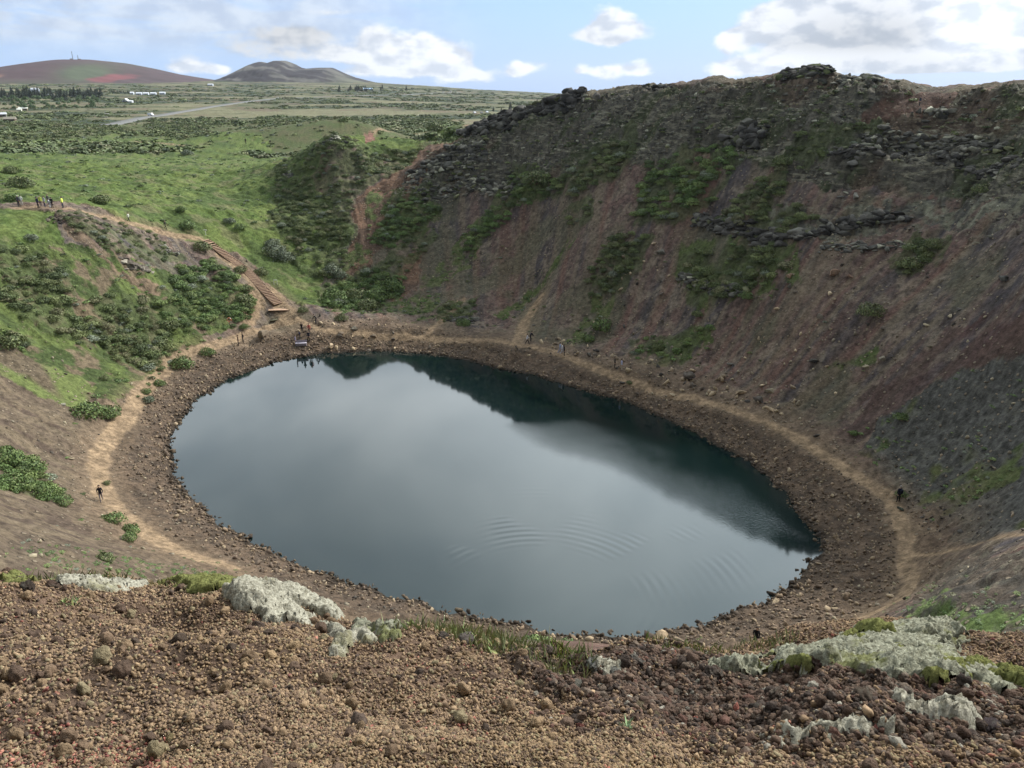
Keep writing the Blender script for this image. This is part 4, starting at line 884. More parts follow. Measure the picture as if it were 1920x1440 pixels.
# single boulders of the foreground: (px, py, width in px, colour, label)
def one_rock(name, px, py, wpx, colr, label, cat='boulder', r0=12.0, r1=4000, variants=None, m=None, asp=(1, .8, .7), sink=.1, group=None, tilt=.2, seed=None):
    q = hitg(px, py, r0, r1); d = math.sqrt(q[0] ** 2 + q[1] ** 2 + q[2] ** 2); x_, y_, z_ = pix_dir(px, py); depth = d / math.sqrt(x_ * x_ + y_ * y_ + z_ * z_)
    s = wpx / F * depth / 2
    vs = variants or ROCK3; sd_ = seed if seed is not None else int(rng.integers(0, 1e6)); v, f = vs[sd_ % len(vs)]
    c = np.repeat(colr[None], len(v), 0) * (1 + .22 * n3(v, 2.3, sd_ % 97))[:, None]
    up_ = sstep(v[:, 2], .1, .5)[:, None] * .25 * sstep(n3(v, 3.1, 5), -.1, .3)[:, None]; c = c * (1 - up_) + lin(150, 148, 132) * up_
    o = mesh_np(name, v * np.array(asp), f, c, m or ROCKM)
    o.scale = (s, s, s); o.rotation_euler = (rng.normal(0, tilt), rng.normal(0, tilt), rng.random() * 6.28)
    o.location = (q[0], q[1], q[2] + s * asp[2] * .5 - s * sink); return tag(o, label, cat, group)
NEAR = [(1530,1238,46,lin(104,72,64),'dark reddish block lying in front of the right moss bank'),(1660,1250,52,lin(96,82,78),'dark jagged lump in the middle of the right moss bank'),(1690,1300,60,lin(136,122,110),'pale topped lava block with white lichen at lower right'),
 (1620,1310,62,lin(112,92,78),'rough brown lava block left of the white topped one'),(1735,1278,26,lin(140,62,58),'small red lava stone beside the grey moss'),(1840,1262,50,lin(104,80,74),'purple brown lump beside the yellow moss'),(1885,1282,34,lin(78,64,62),'dark flat stone at the right edge below the yellow moss'),
 (1770,1320,36,lin(110,72,60),'rusty brown stone above the lower moss cushion'),(1860,1360,56,lin(96,80,80),'dark purple lump at the right edge beside the lower moss'),(1560,1368,48,lin(92,72,66),'reddish dark lump sitting on the small lower moss pad'),
 (1740,1362,30,lin(112,92,78),'brown knob poking out of the lower moss cushion'),(1460,1300,54,lin(112,90,78),'brown lava lump left of the hollow'),(1420,1330,44,lin(84,72,66),'dark lump at the left end of the hollow'),(1395,1275,36,lin(104,84,76),'brown jagged lump below the centre of the brink'),
 (1270,1300,40,lin(112,96,84),'lava lump below the grey crusted rocks'),(1200,1330,34,lin(132,112,80),'olive brown lump on the gravel right of centre'),(1230,1345,30,lin(140,120,84),'smaller olive brown lump on the gravel right of centre'),(960,1325,26,lin(76,66,60),'round dark stone on the gravel near the centre'),
 (930,1320,22,lin(104,84,66),'brown stone left of the round dark one'),(1090,1365,28,lin(140,74,64),'dark red stone standing out on the central gravel'),(470,1143,34,lin(70,60,56),'dark rough rock at the left foot of the pale moss mound'),(120,1422,30,lin(148,130,96),'rounded olive stone in the lower left corner'),
 (45,1412,26,lin(156,134,88),'yellowish lump in the lower left corner'),(320,1388,30,lin(164,138,82),'yellow ochre scoria lump low on the left'),(340,1405,22,lin(176,90,70),'orange red scoria lump beside the ochre one'),(95,1420,20,lin(160,138,90),'pale yellow stone beside the rounded olive one'),
 (210,1345,24,lin(140,122,88),'tan stone in the gravel on the left'),(75,1375,22,lin(150,70,66),'crimson scoria lump near the left edge'),(50,1100,46,lin(88,72,62),'dark rock on the far left of the brink'),(100,1102,52,lin(112,84,70),'reddish rock in the shade on the left of the brink'),
 (1110,1245,40,lin(150,148,144),'pale grey crusted rock at the middle of the brink'),(1150,1262,52,lin(142,140,134),'large grey lichen rock below the centre of the brink'),(1190,1238,44,lin(128,118,112),'grey brown lichen rock behind the large grey one'),(1080,1290,44,lin(128,122,112),'flat grey crusted rock left of the large grey one'),
 (1290,1225,46,lin(130,116,108),'lichen flecked rock right of the grey group'),(1340,1262,42,lin(110,92,84),'brown rock behind the hollow'),(870,1200,56,lin(126,112,108),'purple grey rough rock at the brink left of centre'),(900,1218,34,lin(124,96,76),'brown rock beside the purple grey one'),(830,1195,34,lin(104,88,82),'dark rough rock left of the purple grey one'),(960,1222,26,lin(118,100,88),'small rock at the brink near the grass tuft')]
for (a, b_, w_, cc, lb) in NEAR:
    one_rock('lava_rock', a, b_, w_, cc, lb, 'rock', 1.2, 9.5, SCO3, LAVAM, (1, .85, .72), .42)
# moss
def moss_mat(name, c1, c2, c3):
    m = bpy.data.materials.new(name); m.use_nodes = True; t = m.node_tree; b = t.nodes['Principled BSDF']; b.inputs['Roughness'].default_value = 1; b.inputs['Specular IOR Level'].default_value = 0
    nw = t.nodes.new; lk = t.links.new; tcn = nw('ShaderNodeTexCoord')
    def ns(s, d): 
        n = nw('ShaderNodeTexNoise'); n.inputs['Scale'].default_value = s; n.inputs['Detail'].default_value = d; n.inputs['Roughness'].default_value = .7; lk(tcn.outputs['Object'], n.inputs['Vector']); return n.outputs['Fac']
    r = nw('ShaderNodeValToRGB'); lk(ns(48, 7), r.inputs[0]); e = r.color_ramp.elements; e[0].position = .32; e[0].color = (*c1, 1); e[1].position = .62; e[1].color = (*c2, 1)
    n2_ = ns(2.6, 4); mr = nw('ShaderNodeMapRange'); lk(n2_, mr.inputs[0]); mr.inputs[1].default_value = .56; mr.inputs[2].default_value = .64
    mx_ = nw('ShaderNodeMix'); mx_.data_type = 'RGBA'; lk(mr.outputs[0], mx_.inputs[0]); lk(r.outputs[0], mx_.inputs[6]); mx_.inputs[7].default_value = (*c3, 1); lk(mx_.outputs[2], b.inputs['Base Color'])
    bp = nw('ShaderNodeBump'); bp.inputs['Distance'].default_value = .02; lk(ns(55, 6), bp.inputs['Height']); lk(bp.outputs[0], b.inputs['Normal']); return m
T3 = lambda v: tuple(float(q) for q in v)
MOSS_G = moss_mat('grey_moss', T3(lin(112,106,92)), T3(lin(196,188,168)), T3(lin(154,146,110)))
MOSS_L = moss_mat('pale_green_moss', T3(lin(100,98,82)), T3(lin(172,170,146)), T3(lin(124,126,78)))
MOSS_Y = moss_mat('yellow_green_moss', T3(lin(82,88,44)), T3(lin(134,136,70)), T3(lin(112,104,54)))
def moss(name, poly, hgt, m, label, lump=.5, step=.013, edge=.10, cat='moss cushion', fz=.009, line_r1=9.5, off=0.0, hole=.07):
    Q = np.array([hitg(a, b_, 1.2, line_r1)[:2] for a, b_ in poly]); x0, y0 = Q.min(0) - .05; x1, y1 = Q.max(0) + .05
    xs = np.arange(x0, x1, step); ys = np.arange(y0, y1, step); X_, Y_ = np.meshgrid(xs, ys, indexing='ij'); fx = X_.ravel(); fy = Y_.ravel()
    wx = fx + (fbm(fx * 5, fy * 5, 4, 3) - .5) * .34; wy = fy + (fbm(fx * 5, fy * 5, 4, 4) - .5) * .34
    d = seg_dist(wx, wy, Q, True) * np.where(in_poly(wx, wy, Q), 1, -1) - hole * 1.3 * sstep(fbm(fx * 5.5, fy * 5.5, 4, 12), .50, .60)
    bil = 1 - ridged(fx * 2.6 + (fbm(fx * 6, fy * 6, 2, 8) - .5) * .4, fy * 2.6, 3, 7); crk = sstep(ridged(fx * 1.7, fy * 1.7 + (fbm(fx * 5, fy * 5, 2, 9) - .5) * .6, 2, 8), .80, .95)
    z = gz(fx, fy) - .02 + off + hgt * (1 - np.exp(-np.maximum(d, 0) / edge)) * (.35 + lump * (1.5 * (fbm(fx * 3.2, fy * 3.2, 3, 5) - .1) + .9 * bil)) - .22 * hgt * crk * sstep(d, -.02, .05) + .05 * sstep(d, 0, .05) * (fbm(fx * 11, fy * 11, 2, 6)) - .06 * sstep(d, .0, -.03)
    z = z + rng.normal(0, fz, len(z)) * (d > .01)
    J = rng.normal(0, step * .2, (2, len(z))); I = np.arange(len(fx)).reshape(X_.shape)
    f = np.stack([I[:-1, :-1], I[1:, :-1], I[1:, 1:], I[:-1, 1:]], -1).reshape(-1, 4); f = f[d[f].min(1) > -.03]
    ok = np.zeros(len(fx), bool); ok[f.ravel()] = True; LB = np.where(ok, np.arange(1, len(fx) + 1), 0).reshape(X_.shape)
    for _ in range(700):
        B0 = LB.copy(); m0 = LB > 0
        for ax in (0, 1):
            for sh in (1, -1): LB = np.where(m0, np.maximum(LB, np.roll(LB, sh, ax)), 0)
        if (B0 == LB).all(): break
    best = np.bincount(LB.ravel()[ok]).argmax() if ok.any() else 0; f = f[(LB.ravel()[f] == best).all(1)]
    us = np.unique(f); mp = np.full(len(fx), -1); mp[us] = np.arange(len(us)); V = np.stack([fx + J[0], fy + J[1], z], -1)[us]; org = V.mean(0)
    o = mesh_np(name, V - org, mp[f], None, m, smooth=True); o.location = org; return tag(o, label, cat)
moss('moss_cushion', [(405,1120),(440,1105),(520,1098),(600,1130),(640,1150),(640,1165),(600,1160),(585,1180),(540,1170),(470,1150),(425,1135)], .15, MOSS_G, 'big pale grey moss mound at the left of the brink above the lake')
moss('moss_cushion', [(590,1170),(640,1165),(680,1190),(710,1240),(680,1235),(640,1215),(600,1200)], .10, MOSS_G, 'tongue of grey moss running down from the big mound')
moss('moss_cushion', [(665,1185),(700,1170),(770,1180),(805,1195),(805,1215),(740,1222),(690,1210)], .11, MOSS_L, 'rounded olive grey moss mound right of the big one')
moss('moss_cushion', [(1335,1258),(1450,1226),(1560,1192),(1640,1178),(1740,1175),(1790,1205),(1810,1235),(1890,1275),(1870,1305),(1790,1290),(1700,1285),(1640,1262),(1540,1256),(1440,1275),(1370,1278)], .075, MOSS_L, 'wide pale green moss bank spread along the right of the brink', off=.02, hole=.09, lump=.35)
moss('moss_cushion', [(1350,1262),(1380,1240),(1440,1232),(1470,1245),(1440,1268),(1385,1275)], .08, MOSS_L, 'low pale moss lobe at the left tip of the right bank', off=.03)
moss('moss_cushion', [(1690,1190),(1720,1172),(1760,1182),(1800,1215),(1740,1212)], .13, MOSS_L, 'smooth domed moss hump on top of the right bank', off=.05)
moss('moss_cushion', [(1465,1392),(1490,1370),(1540,1358),(1600,1366),(1635,1392),(1600,1388),(1560,1376),(1510,1396)], .07, MOSS_G, 'small curved pad of grey moss at the lower right', off=.03, hole=.02)
moss('moss_cushion', [(1608,1368),(1680,1338),(1740,1325),(1810,1328),(1828,1345),(1822,1376),(1770,1372),(1710,1352),(1640,1374)], .09, MOSS_G, 'silvery moss cushion beside the small pad at the lower right', off=.03, hole=.02)
moss('moss_cushion', [(1730,1310),(1800,1288),(1850,1300),(1800,1315)], .08, MOSS_G, 'narrow grey moss strip above the silvery cushion')
moss('moss_cushion', [(1810,1228),(1780,1240),(1765,1262),(1800,1270),(1840,1262),(1838,1240)], .07, MOSS_Y, 'bright yellow green moss clump on the right bank', off=.06)
moss('moss_cushion', [(1840,1258),(1870,1262),(1920,1285),(1920,1300),(1880,1288),(1840,1275)], .09, MOSS_Y, 'olive yellow moss strip reaching the right edge', off=.04)
moss('moss_cushion', [(1575,1205),(1600,1190),(1660,1184),(1650,1205),(1600,1218)], .10, MOSS_Y, 'green moss patch near the left end of the domed hump', off=.09)
moss('moss_cushion', [(300,1098),(360,1088),(470,1100),(530,1108),(510,1120),(430,1112),(340,1108)], .05, MOSS_Y, 'yellow green moss and grass strip left of the big mound', off=.03)
moss('moss_cushion', [(510,1112),(545,1108),(540,1128),(515,1140),(500,1130)], .10, MOSS_Y, 'olive moss patch on the side of the big pale mound', off=.12)
moss('moss_cushion', [(640,1180),(662,1185),(672,1205),(655,1205)], .06, MOSS_Y, 'small green moss tuft in the grey tongue', off=.05)
moss('moss_cushion', [(100,1096),(180,1092),(250,1096),(300,1092),(290,1104),(200,1110),(120,1108)], .08, MOSS_G, 'low grey moss crust along the left of the brink')
moss('moss_cushion', [(0,1082),(40,1080),(70,1092),(60,1102),(20,1098),(0,1096)], .06, MOSS_Y, 'green moss lump at the far left of the brink')
moss('moss_cushion', [(120,1088),(170,1084),(190,1094),(150,1100)], .13, MOSS_Y, 'dry green moss tuft on the left of the brink')
moss('lichen_crust', [(1100,1250),(1140,1232),(1190,1240),(1200,1265),(1150,1278),(1110,1270)], .05, MOSS_G, 'thin pale lichen crust over the grey rocks at the centre', cat='lichen')
for k, (a, b_, lb) in enumerate(((1490,1245,'olive moss patch near the left tip of the right moss bank'),(1700,1230,'olive moss patch in the middle of the right moss bank'),(1440,1250,'small olive moss spot on the left lobe of the bank'),(1760,1285,'olive green moss patch below the yellow clump'))):
    moss('moss_cushion', [(a-26,b_),(a-8,b_-10),(a+18,b_-8),(a+30,b_+4),(a+6,b_+12),(a-18,b_+9)], .05, MOSS_Y, lb, off=.07, hole=.02)
# grass blades and little plants on the brink
def blades(name, px, py, rad, n, h, colr, label, r0=1.2, r1=9.5, wid=.004, cat='grass tuft', kind=None, sp=.5):
    q = hitg(px, py, r0, r1); a = rng.random(n) * 6.28; rr = rad * np.sqrt(rng.random(n)); bx = q[0] + np.cos(a) * rr; by = q[1] + np.sin(a) * rr * .7; bz = gz(bx, by) - .01
    hh = h * (.5 + .7 * rng.random(n)); lean = rng.normal(0, sp * .5, (n, 2)) * hh[:, None]; w = wid * (.6 + .8 * rng.random(n)); ta = rng.random(n) * 6.28; tx, ty = np.cos(ta) * w, np.sin(ta) * w
    B = np.stack([bx, by, bz], -1) - np.array(q)
    V = np.stack([B + np.stack([-tx, -ty, 0 * tx], -1), B + np.stack([tx, ty, 0 * tx], -1), B + np.stack([lean[:, 0] * .4 + tx * .7, lean[:, 1] * .4 + ty * .7, hh * .6], -1), B + np.stack([lean[:, 0], lean[:, 1], hh], -1)], 1).reshape(-1, 3)
    I = np.arange(n)[:, None] * 4; f = np.concatenate([I + [0, 1, 2], I + [0, 2, 3]]); cc = np.repeat(jit(colr, n, .2, .08), 4, 0)
    o = mesh_np(name, V, f, cc, LEAFM); o.location = q; return tag(o, label, cat, kind=kind or ('stuff' if rad > .2 else None))
blades('grass_tuft', 1000, 1222, .34, 420, .10, lin(140,146,92), 'thin green grass tuft at the middle of the brink')
blades('grass_tuft', 1065, 1228, .13, 160, .07, lin(150,170,76), 'bright yellow green plant right of the grass tuft')
blades('grass_tuft', 830, 1185, .36, 380, .10, lin(140,146,92), 'dry grass beyond the moss mound at centre left')
blades('grass_tuft', 730, 1168, .30, 240, .09, lin(124,128,80), 'pale grass behind the olive grey mound')
blades('grass_tuft', 1290, 1222, .28, 300, .07, lin(130,140,66), 'yellow green plants beside the lichen rocks')
blades('grass_tuft', 1390, 1218, .4, 460, .09, lin(140,146,92), 'green grass strip left of the right moss bank')
blades('grass_tuft', 940, 1208, .35, 300, .08, lin(140,146,92), 'grassy strip left of the middle of the brink')
blades('small_plant', 1178, 1365, .028, 26, .045, lin(158,178,136), 'tiny silvery green plant alone on the gravel', wid=.006, cat='plant', sp=1.2)
blades('small_plant', 130, 1130, .05, 30, .05, lin(150,170,110), 'pale green plant on the gravel at the upper left', wid=.007, cat='plant', sp=1.2)
blades('grass_tuft', 400, 1096, .5, 500, .07, lin(134,138,74), 'fine yellow grass on the brink left of the mound')
blades('grass_tuft', 150, 1090, .35, 300, .09, lin(118,120,72), 'brownish grass on the brink at the left')
# ------------------------------------------------------------------ built things
def thing(name, label, cat, loc=(0, 0, 0), rz=0, group=None):
    o = bpy.data.objects.new(name, None); col.objects.link(o); o.location = loc; o.rotation_euler = (0, 0, rz); return tag(o, label, cat, group)
def bmo(name, bm, m, parent=None, smooth=False):
    me = bpy.data.meshes.new(name); bm.normal_update(); bm.to_mesh(me); bm.free(); me.materials.append(m)
    if smooth: me.polygons.foreach_set('use_smooth', np.ones(len(me.polygons), bool))
    o = bpy.data.objects.new(name, me); col.objects.link(o)
    if parent: o.parent = parent
    return o
def box(bm, c, s, rz=0.0, rx=0.0, bev=0.0):
    M = Matrix.Translation(c) @ Matrix.Rotation(rz, 4, 'Z') @ Matrix.Rotation(rx, 4, 'X') @ Matrix.Diagonal((*s, 1))
    r = bmesh.ops.create_cube(bm, size=1, matrix=M)
    if bev:
        es = list({e for v in r['verts'] for e in v.link_edges}); bmesh.ops.bevel(bm, geom=es, offset=bev, segments=1, affect='EDGES')
def cyl(bm, a, b, r0, r1=None, n=10):
    a = Vector(a); b = Vector(b); d = b - a; M = Matrix.Translation((a + b) / 2) @ d.to_track_quat('Z', 'Y').to_matrix().to_4x4()
    bmesh.ops.create_cone(bm, cap_ends=True, segments=n, radius1=r0, radius2=r1 if r1 is not None else r0, depth=d.length, matrix=M)
def prism(bm, pts, x0, x1):
    """profile (y,z) pulled along x"""
    A = [bm.verts.new((x0, y, z)) for y, z in pts]; B = [bm.verts.new((x1, y, z)) for y, z in pts]; n = len(pts)
    bm.faces.new(A[::-1]); bm.faces.new(B)
    for i in range(n): bm.faces.new((A[i], A[(i + 1) % n], B[(i + 1) % n], B[i]))
fl = lambda *c: tuple(float(v) for v in lin(*c))
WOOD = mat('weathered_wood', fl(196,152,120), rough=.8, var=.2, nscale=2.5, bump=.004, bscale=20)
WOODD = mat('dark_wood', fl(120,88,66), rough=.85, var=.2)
RISER = mat('shaded_wood', fl(92,66,50), rough=.9, var=.2)  # darker copy of the wood: shade between the treads put into its colour
# ---- people: one skinned body per pose, coloured by region
POSES = {
 'stand': dict(hipL=(.09,0,.93), kneeL=(.10,.01,.5), ankL=(.11,-.01,.09), hipR=(-.09,0,.93), kneeR=(-.10,.02,.5), ankR=(-.12,0,.09), lean=0, elL=(.25,-.03,1.16), wrL=(.24,.07,.93), elR=(-.25,-.03,1.16), wrR=(-.24,.07,.93)),
 'walk': dict(hipL=(.09,.02,.92), kneeL=(.09,.2,.52), ankL=(.09,.30,.10), hipR=(-.09,-.02,.92), kneeR=(-.09,-.10,.50), ankR=(-.10,-.36,.16), lean=.05, elL=(.24,-.16,1.18), wrL=(.22,-.12,.95), elR=(-.24,.10,1.18), wrR=(-.20,.28,1.05)),
 'wide': dict(hipL=(.09,0,.88), kneeL=(.17,.03,.48), ankL=(.26,.0,.09), hipR=(-.09,0,.88), kneeR=(-.17,.03,.48), ankR=(-.25,0,.09), lean=.03, elL=(.26,.04,1.12), wrL=(.14,.24,1.2), elR=(-.26,.04,1.12), wrR=(-.14,.24,1.2)),
 'photo': dict(hipL=(.09,0,.93), kneeL=(.11,.01,.5), ankL=(.13,0,.09), hipR=(-.09,0,.93), kneeR=(-.10,.01,.5), ankR=(-.12,0,.09), lean=0, elL=(.23,.14,1.24), wrL=(.09,.30,1.50), elR=(-.23,.14,1.24), wrR=(-.09,.30,1.50)),
 'bend': dict(hipL=(.09,-.10,.90), kneeL=(.10,.04,.50), ankL=(.11,-.02,.09), hipR=(-.09,-.10,.90), kneeR=(-.10,.06,.50), ankR=(-.12,0,.09), lean=.42, elL=(.22,.42,1.02), wrL=(.12,.52,.80), elR=(-.22,.42,1.02), wrR=(-.12,.52,.80)),
 'akimbo': dict(hipL=(.09,0,.93), kneeL=(.11,.01,.5), ankL=(.14,0,.09), hipR=(-.09,0,.93), kneeR=(-.11,.01,.5), ankR=(-.14,0,.09), lean=0, elL=(.36,-.06,1.2), wrL=(.17,.04,1.05), elR=(-.25,-.03,1.16), wrR=(-.24,.08,.93)),
}
def person_mesh(pose):
    p = POSES[pose]; V = []; E = []; R = []
    def add(co, r, par=None):
        V.append(co); R.append(r); i = len(V) - 1
        if par is not None: E.append((par, i))
        return i
    ln = p['lean']; py0 = (p['hipL'][1] + p['hipR'][1]) / 2; pz0 = p['hipL'][2] + .04
    L_ = lambda h, x=0, f=0: (x, py0 + ln * h * 1.2 + f, pz0 + h * math.cos(ln))
    pel = add((0, py0, pz0), .135); sp = add(L_(.2), .125, pel); ch = add(L_(.42), .15, sp); nk = add(L_(.57), .055, ch); hd0 = add(L_(.65, 0, .015), .085, nk); hd = add(L_(.73, 0, .02), .098, hd0); add(L_(.80, 0, .01), .07, hd)
    add((L_(.70)[0], L_(.70)[1] + .115, L_(.70)[2]), .02, hd)          # nose
    for s, S in ((1, 'L'), (-1, 'R')):
        sh = add(L_(.49, .17 * s), .07, ch); el = add(p['el' + S], .048, sh); wr = add(p['wr' + S], .034, el)
        d = Vector(p['wr' + S]) - Vector(p['el' + S]); d.normalize(); q = Vector(p['wr' + S]) + d * .07; pm = add(tuple(q), .034, wr)
        sd = d.cross(Vector((0, 1, 0))); sd = sd.normalized() if sd.length > .1 else Vector((1, 0, 0))
        for k in range(4):
            b0 = q + sd * (.021 * (k - 1.5)) + d * .035; f1 = add(tuple(b0), .0095, pm); f2 = add(tuple(b0 + d * (.035 - .004 * abs(k - 1.5))), .0085, f1); add(tuple(b0 + d * .058 + Vector((-.012 * s, .01, 0))), .007, f2)
        t1 = add(tuple(Vector(p['wr' + S]) + d * .035 + sd * .035), .011, wr); add(tuple(Vector(p['wr' + S]) + d * .07 + sd * .055), .009, t1)
        hp = add(p['hip' + S], .10, pel); kn = add(p['knee' + S], .062, hp); an = add(p['ank' + S], .045, kn); a = p['ank' + S]; to = add((a[0] + .01 * s, a[1] + .13, a[2] - .045), .035, an)
    me = bpy.data.meshes.new('pm'); me.from_pydata(V, E, []); o = bpy.data.objects.new('pm', me); col.objects.link(o)
    sk = o.modifiers.new('s', 'SKIN'); sk.use_smooth_shade = True; sl = me.skin_vertices[0].data
    for i, r in enumerate(R): sl[i].radius = (r, r * (.8 if r > .12 else 1))
    sl[0].use_root = True
    ss = o.modifiers.new('b', 'SUBSURF'); ss.levels = 1; ss.render_levels = 1
    dg = bpy.context.evaluated_depsgraph_get(); dg.update(); m2 = bpy.data.meshes.new_from_object(o.evaluated_get(dg)); bpy.data.objects.remove(o); bpy.data.meshes.remove(me)
    n = len(m2.vertices); co = np.empty(n * 3); m2.vertices.foreach_get('co', co); co = co.reshape(-1, 3)
    cen = np.array([co[list(f.vertices)].mean(0) for f in m2.polygons]); idx = np.ones(len(cen), np.int32)        # 0 skin, 1 jacket, 2 trousers, 3 shoes
    idx[cen[:, 2] < pz0 - .02] = 2; idx[cen[:, 2] < .13] = 3
    headz = L_(.575)[2]; hy = L_(.7)[1]; idx[(np.abs(cen[:, 0]) < .13) & (np.abs(cen[:, 1] - hy) < .19) & (cen[:, 2] > headz)] = 0
    for S in 'LR':
        w = np.array(p['wr' + S]); e = np.array(p['el' + S]); d = (w - e) / np.linalg.norm(w - e); k = ((cen - w) @ d > .01) & (np.linalg.norm(cen - w, axis=1) < .22); idx[k] = 0
    for _ in range(4): m2.materials.append(None)
    m2.polygons.foreach_set('material_index', idx); m2.polygons.foreach_set('use_smooth', np.ones(len(idx), bool))
    return m2, L_(.735, 0, .005)
PM = {k: person_mesh(k) for k in POSES}
def cloth(c): return mat('cloth_%d_%d_%d' % c, fl(*c), rough=.85, var=.12, nscale=6)
SKIN = mat('skin', fl(196,150,124), rough=.6, var=.05)
def person(px, py, pose, jk, tr, label, face=0.0, hair=(60,45,35), h=1.75, pack=None, r=None, group=None, dz=0.0):
    q = hitg(px, py) if r is None else (lambda d: (d[0], d[1], float(gz(d[0], d[1]))))(PD(px, py, r))
    t = thing('person', label, 'person', (q[0], q[1], q[2] - .01 + dz), math.radians(face), group); k = h / 1.78; t.scale = (k, k, k); t.location.z -= .0
    me, hc = PM[pose]; o = bpy.data.objects.new('body', me); col.objects.link(o); o.parent = t
    for i, m in enumerate((SKIN, cloth(jk), cloth(tr), cloth((50,44,40)))): o.material_slots[i].link = 'OBJECT'; o.material_slots[i].material = m
    bm = bmesh.new(); bmesh.ops.create_icosphere(bm, subdivisions=2, radius=.112, matrix=Matrix.Translation((hc[0], hc[1] - .02, hc[2] + .025)) @ Matrix.Diagonal((.95, 1.05, .95, 1)))
    bmesh.ops.delete(bm, geom=[v for v in bm.verts if v.co.y > hc[1] + .03 and v.co.z < hc[2] + .045 or v.co.z < hc[2] - .07], context='VERTS')
    bmo('hair', bm, cloth(hair), t, True)
    if pack:
        bm = bmesh.new(); box(bm, (0, hc[1] - .24, hc[2] - .42), (.30, .17, .44), bev=.05); bmo('backpack', bm, cloth(pack), t, True)
    return t
person(191, 941, 'walk', (34,36,46), (112,104,110), 'person in a black jacket and grey trousers walking alone on the left path', -150, (66,44,36))
person(447.5, 648.5, 'stand', (110,78,62), (52,46,50), 'person in a brown jacket standing at the far left shore', 120, (70,50,40))
person(456, 643.5, 'wide', (30,32,40), (38,36,42), 'person in dark clothes with legs apart beside the brown jacket', -60)
person(562.3, 634.5, 'stand', (62,68,104), (40,42,60), 'child in dark blue between the bench and the boulders', 0, h=1.15)
person(566.4, 624.8, 'photo', (24,24,28), (26,26,30), 'person all in black behind the bench', 10, (20,18,18))
person(580.3, 627, 'akimbo', (214,52,48), (44,44,54), 'person in a bright red jacket behind the bench', 180, (80,40,36))
person(579.3, 640.5, 'stand', (40,42,62), (30,32,42), 'person in navy standing just in front of the red jacket', 170)
person(554.5, 647.5, 'stand', (128,122,152), (96,90,120), 'person in lilac grey clothes at the left end of the bench', -90, (90,70,60), h=1.6)
person(592.6, 607, 'bend', (28,28,34), (44,46,62), 'person in black bending forward alone above the far shore', 90)
person(988.6, 646.6, 'walk', (226,228,236), (34,32,38), 'person in a white shirt and black trousers on the far right path', -90)
person(995, 640.5, 'bend', (34,32,44), (44,40,48), 'person in dark clothes bending behind the white shirt', -60)
person(1050, 663, 'walk', (150,166,200), (150,160,190), 'person in light blue walking on the far path', -70)
person(1054, 665.5, 'walk', (232,234,240), (200,204,216), 'person in white walking between light blue and black', -80)
person(1057.6, 668, 'stand', (26,24,28), (24,24,28), 'person all in black at the right end of a group of three', -80, (30,24,22))
person(1152.5, 690.5, 'stand', (24,24,30), (22,22,28), 'person in black among the rocks of the rockfall', -90)
person(1165.3, 695, 'stand', (178,186,220), (190,170,156), 'person in a pale blue dress beside the person in black', -80)
person(1683, 943.5, 'stand', (36,40,58), (22,22,26), 'person in a navy jacket standing on the right hand path', 10, (150,140,136), pack=(30,34,50))
person(1415, 1214, 'walk', (24,24,28), (30,30,36), 'person in black partly hidden behind the brink at lower right', 150)
person(1730, 164, 'stand', (40,50,70), (36,40,50), 'person in dark blue alone on the right skyline', 90, r=129, h=1.3)
person(1085, 185, 'stand', (206,70,78), (60,50,56), 'person in pink red on the lava ridge skyline', 60, r=163.5, h=1.3)
person(879.5, 239, 'walk', (44,50,70), (40,44,56), 'person in dark clothes with a white hat above the lava ridge', 90, (232,232,236), r=204)
person(886, 236.5, 'walk', (226,228,236), (130,134,150), 'person in white on the meadow above the lava ridge', 90, r=206)
person(36, 388, 'walk', (70,70,84), (36,36,48), 'person in a grey coat at the left end of the viewing platform', 40, (200,190,180))
person(41.5, 386.5, 'stand', (196,200,190), (170,170,160), 'person in cream beside the grey coat on the platform', 40, h=1.6)
person(72.5, 391, 'stand', (44,48,80), (26,28,44), 'person in navy at the front of the platform group', -20)
person(77.5, 388, 'stand', (206,220,60), (60,64,60), 'person in a yellow top behind the navy one', 180)
person(85, 389, 'stand', (176,184,184), (84,88,104), 'person in pale grey in the middle of the platform group', 150)
person(92, 385.5, 'stand', (96,104,96), (80,86,96), 'tall person in grey green at the back of the platform group', 170)
person(95, 390, 'bend', (168,174,180), (180,184,190), 'person in light grey bending over in the platform group', 90, h=1.5)
person(98.8, 391, 'stand', (28,30,46), (60,40,46), 'person in black with dark red trousers at the right of the group', 10)
person(118.5, 390.5, 'stand', (222,236,56), (64,72,84), 'person in a bright hi vis jacket at the right end of the platform', 90, h=1.8)
person(242, 417.5, 'walk', (228,226,216), (60,60,60), 'person in white walking on the path above the stairs', -100, h=1.6)
person(311, 432, 'walk', (56,56,52), (44,44,44), 'person in dark grey walking towards the top of the stairs', -100, h=1.6)
person(461, 270, 'stand', (40,44,44), (36,38,40), 'person in dark clothes on the grass beyond the bowl', 0)
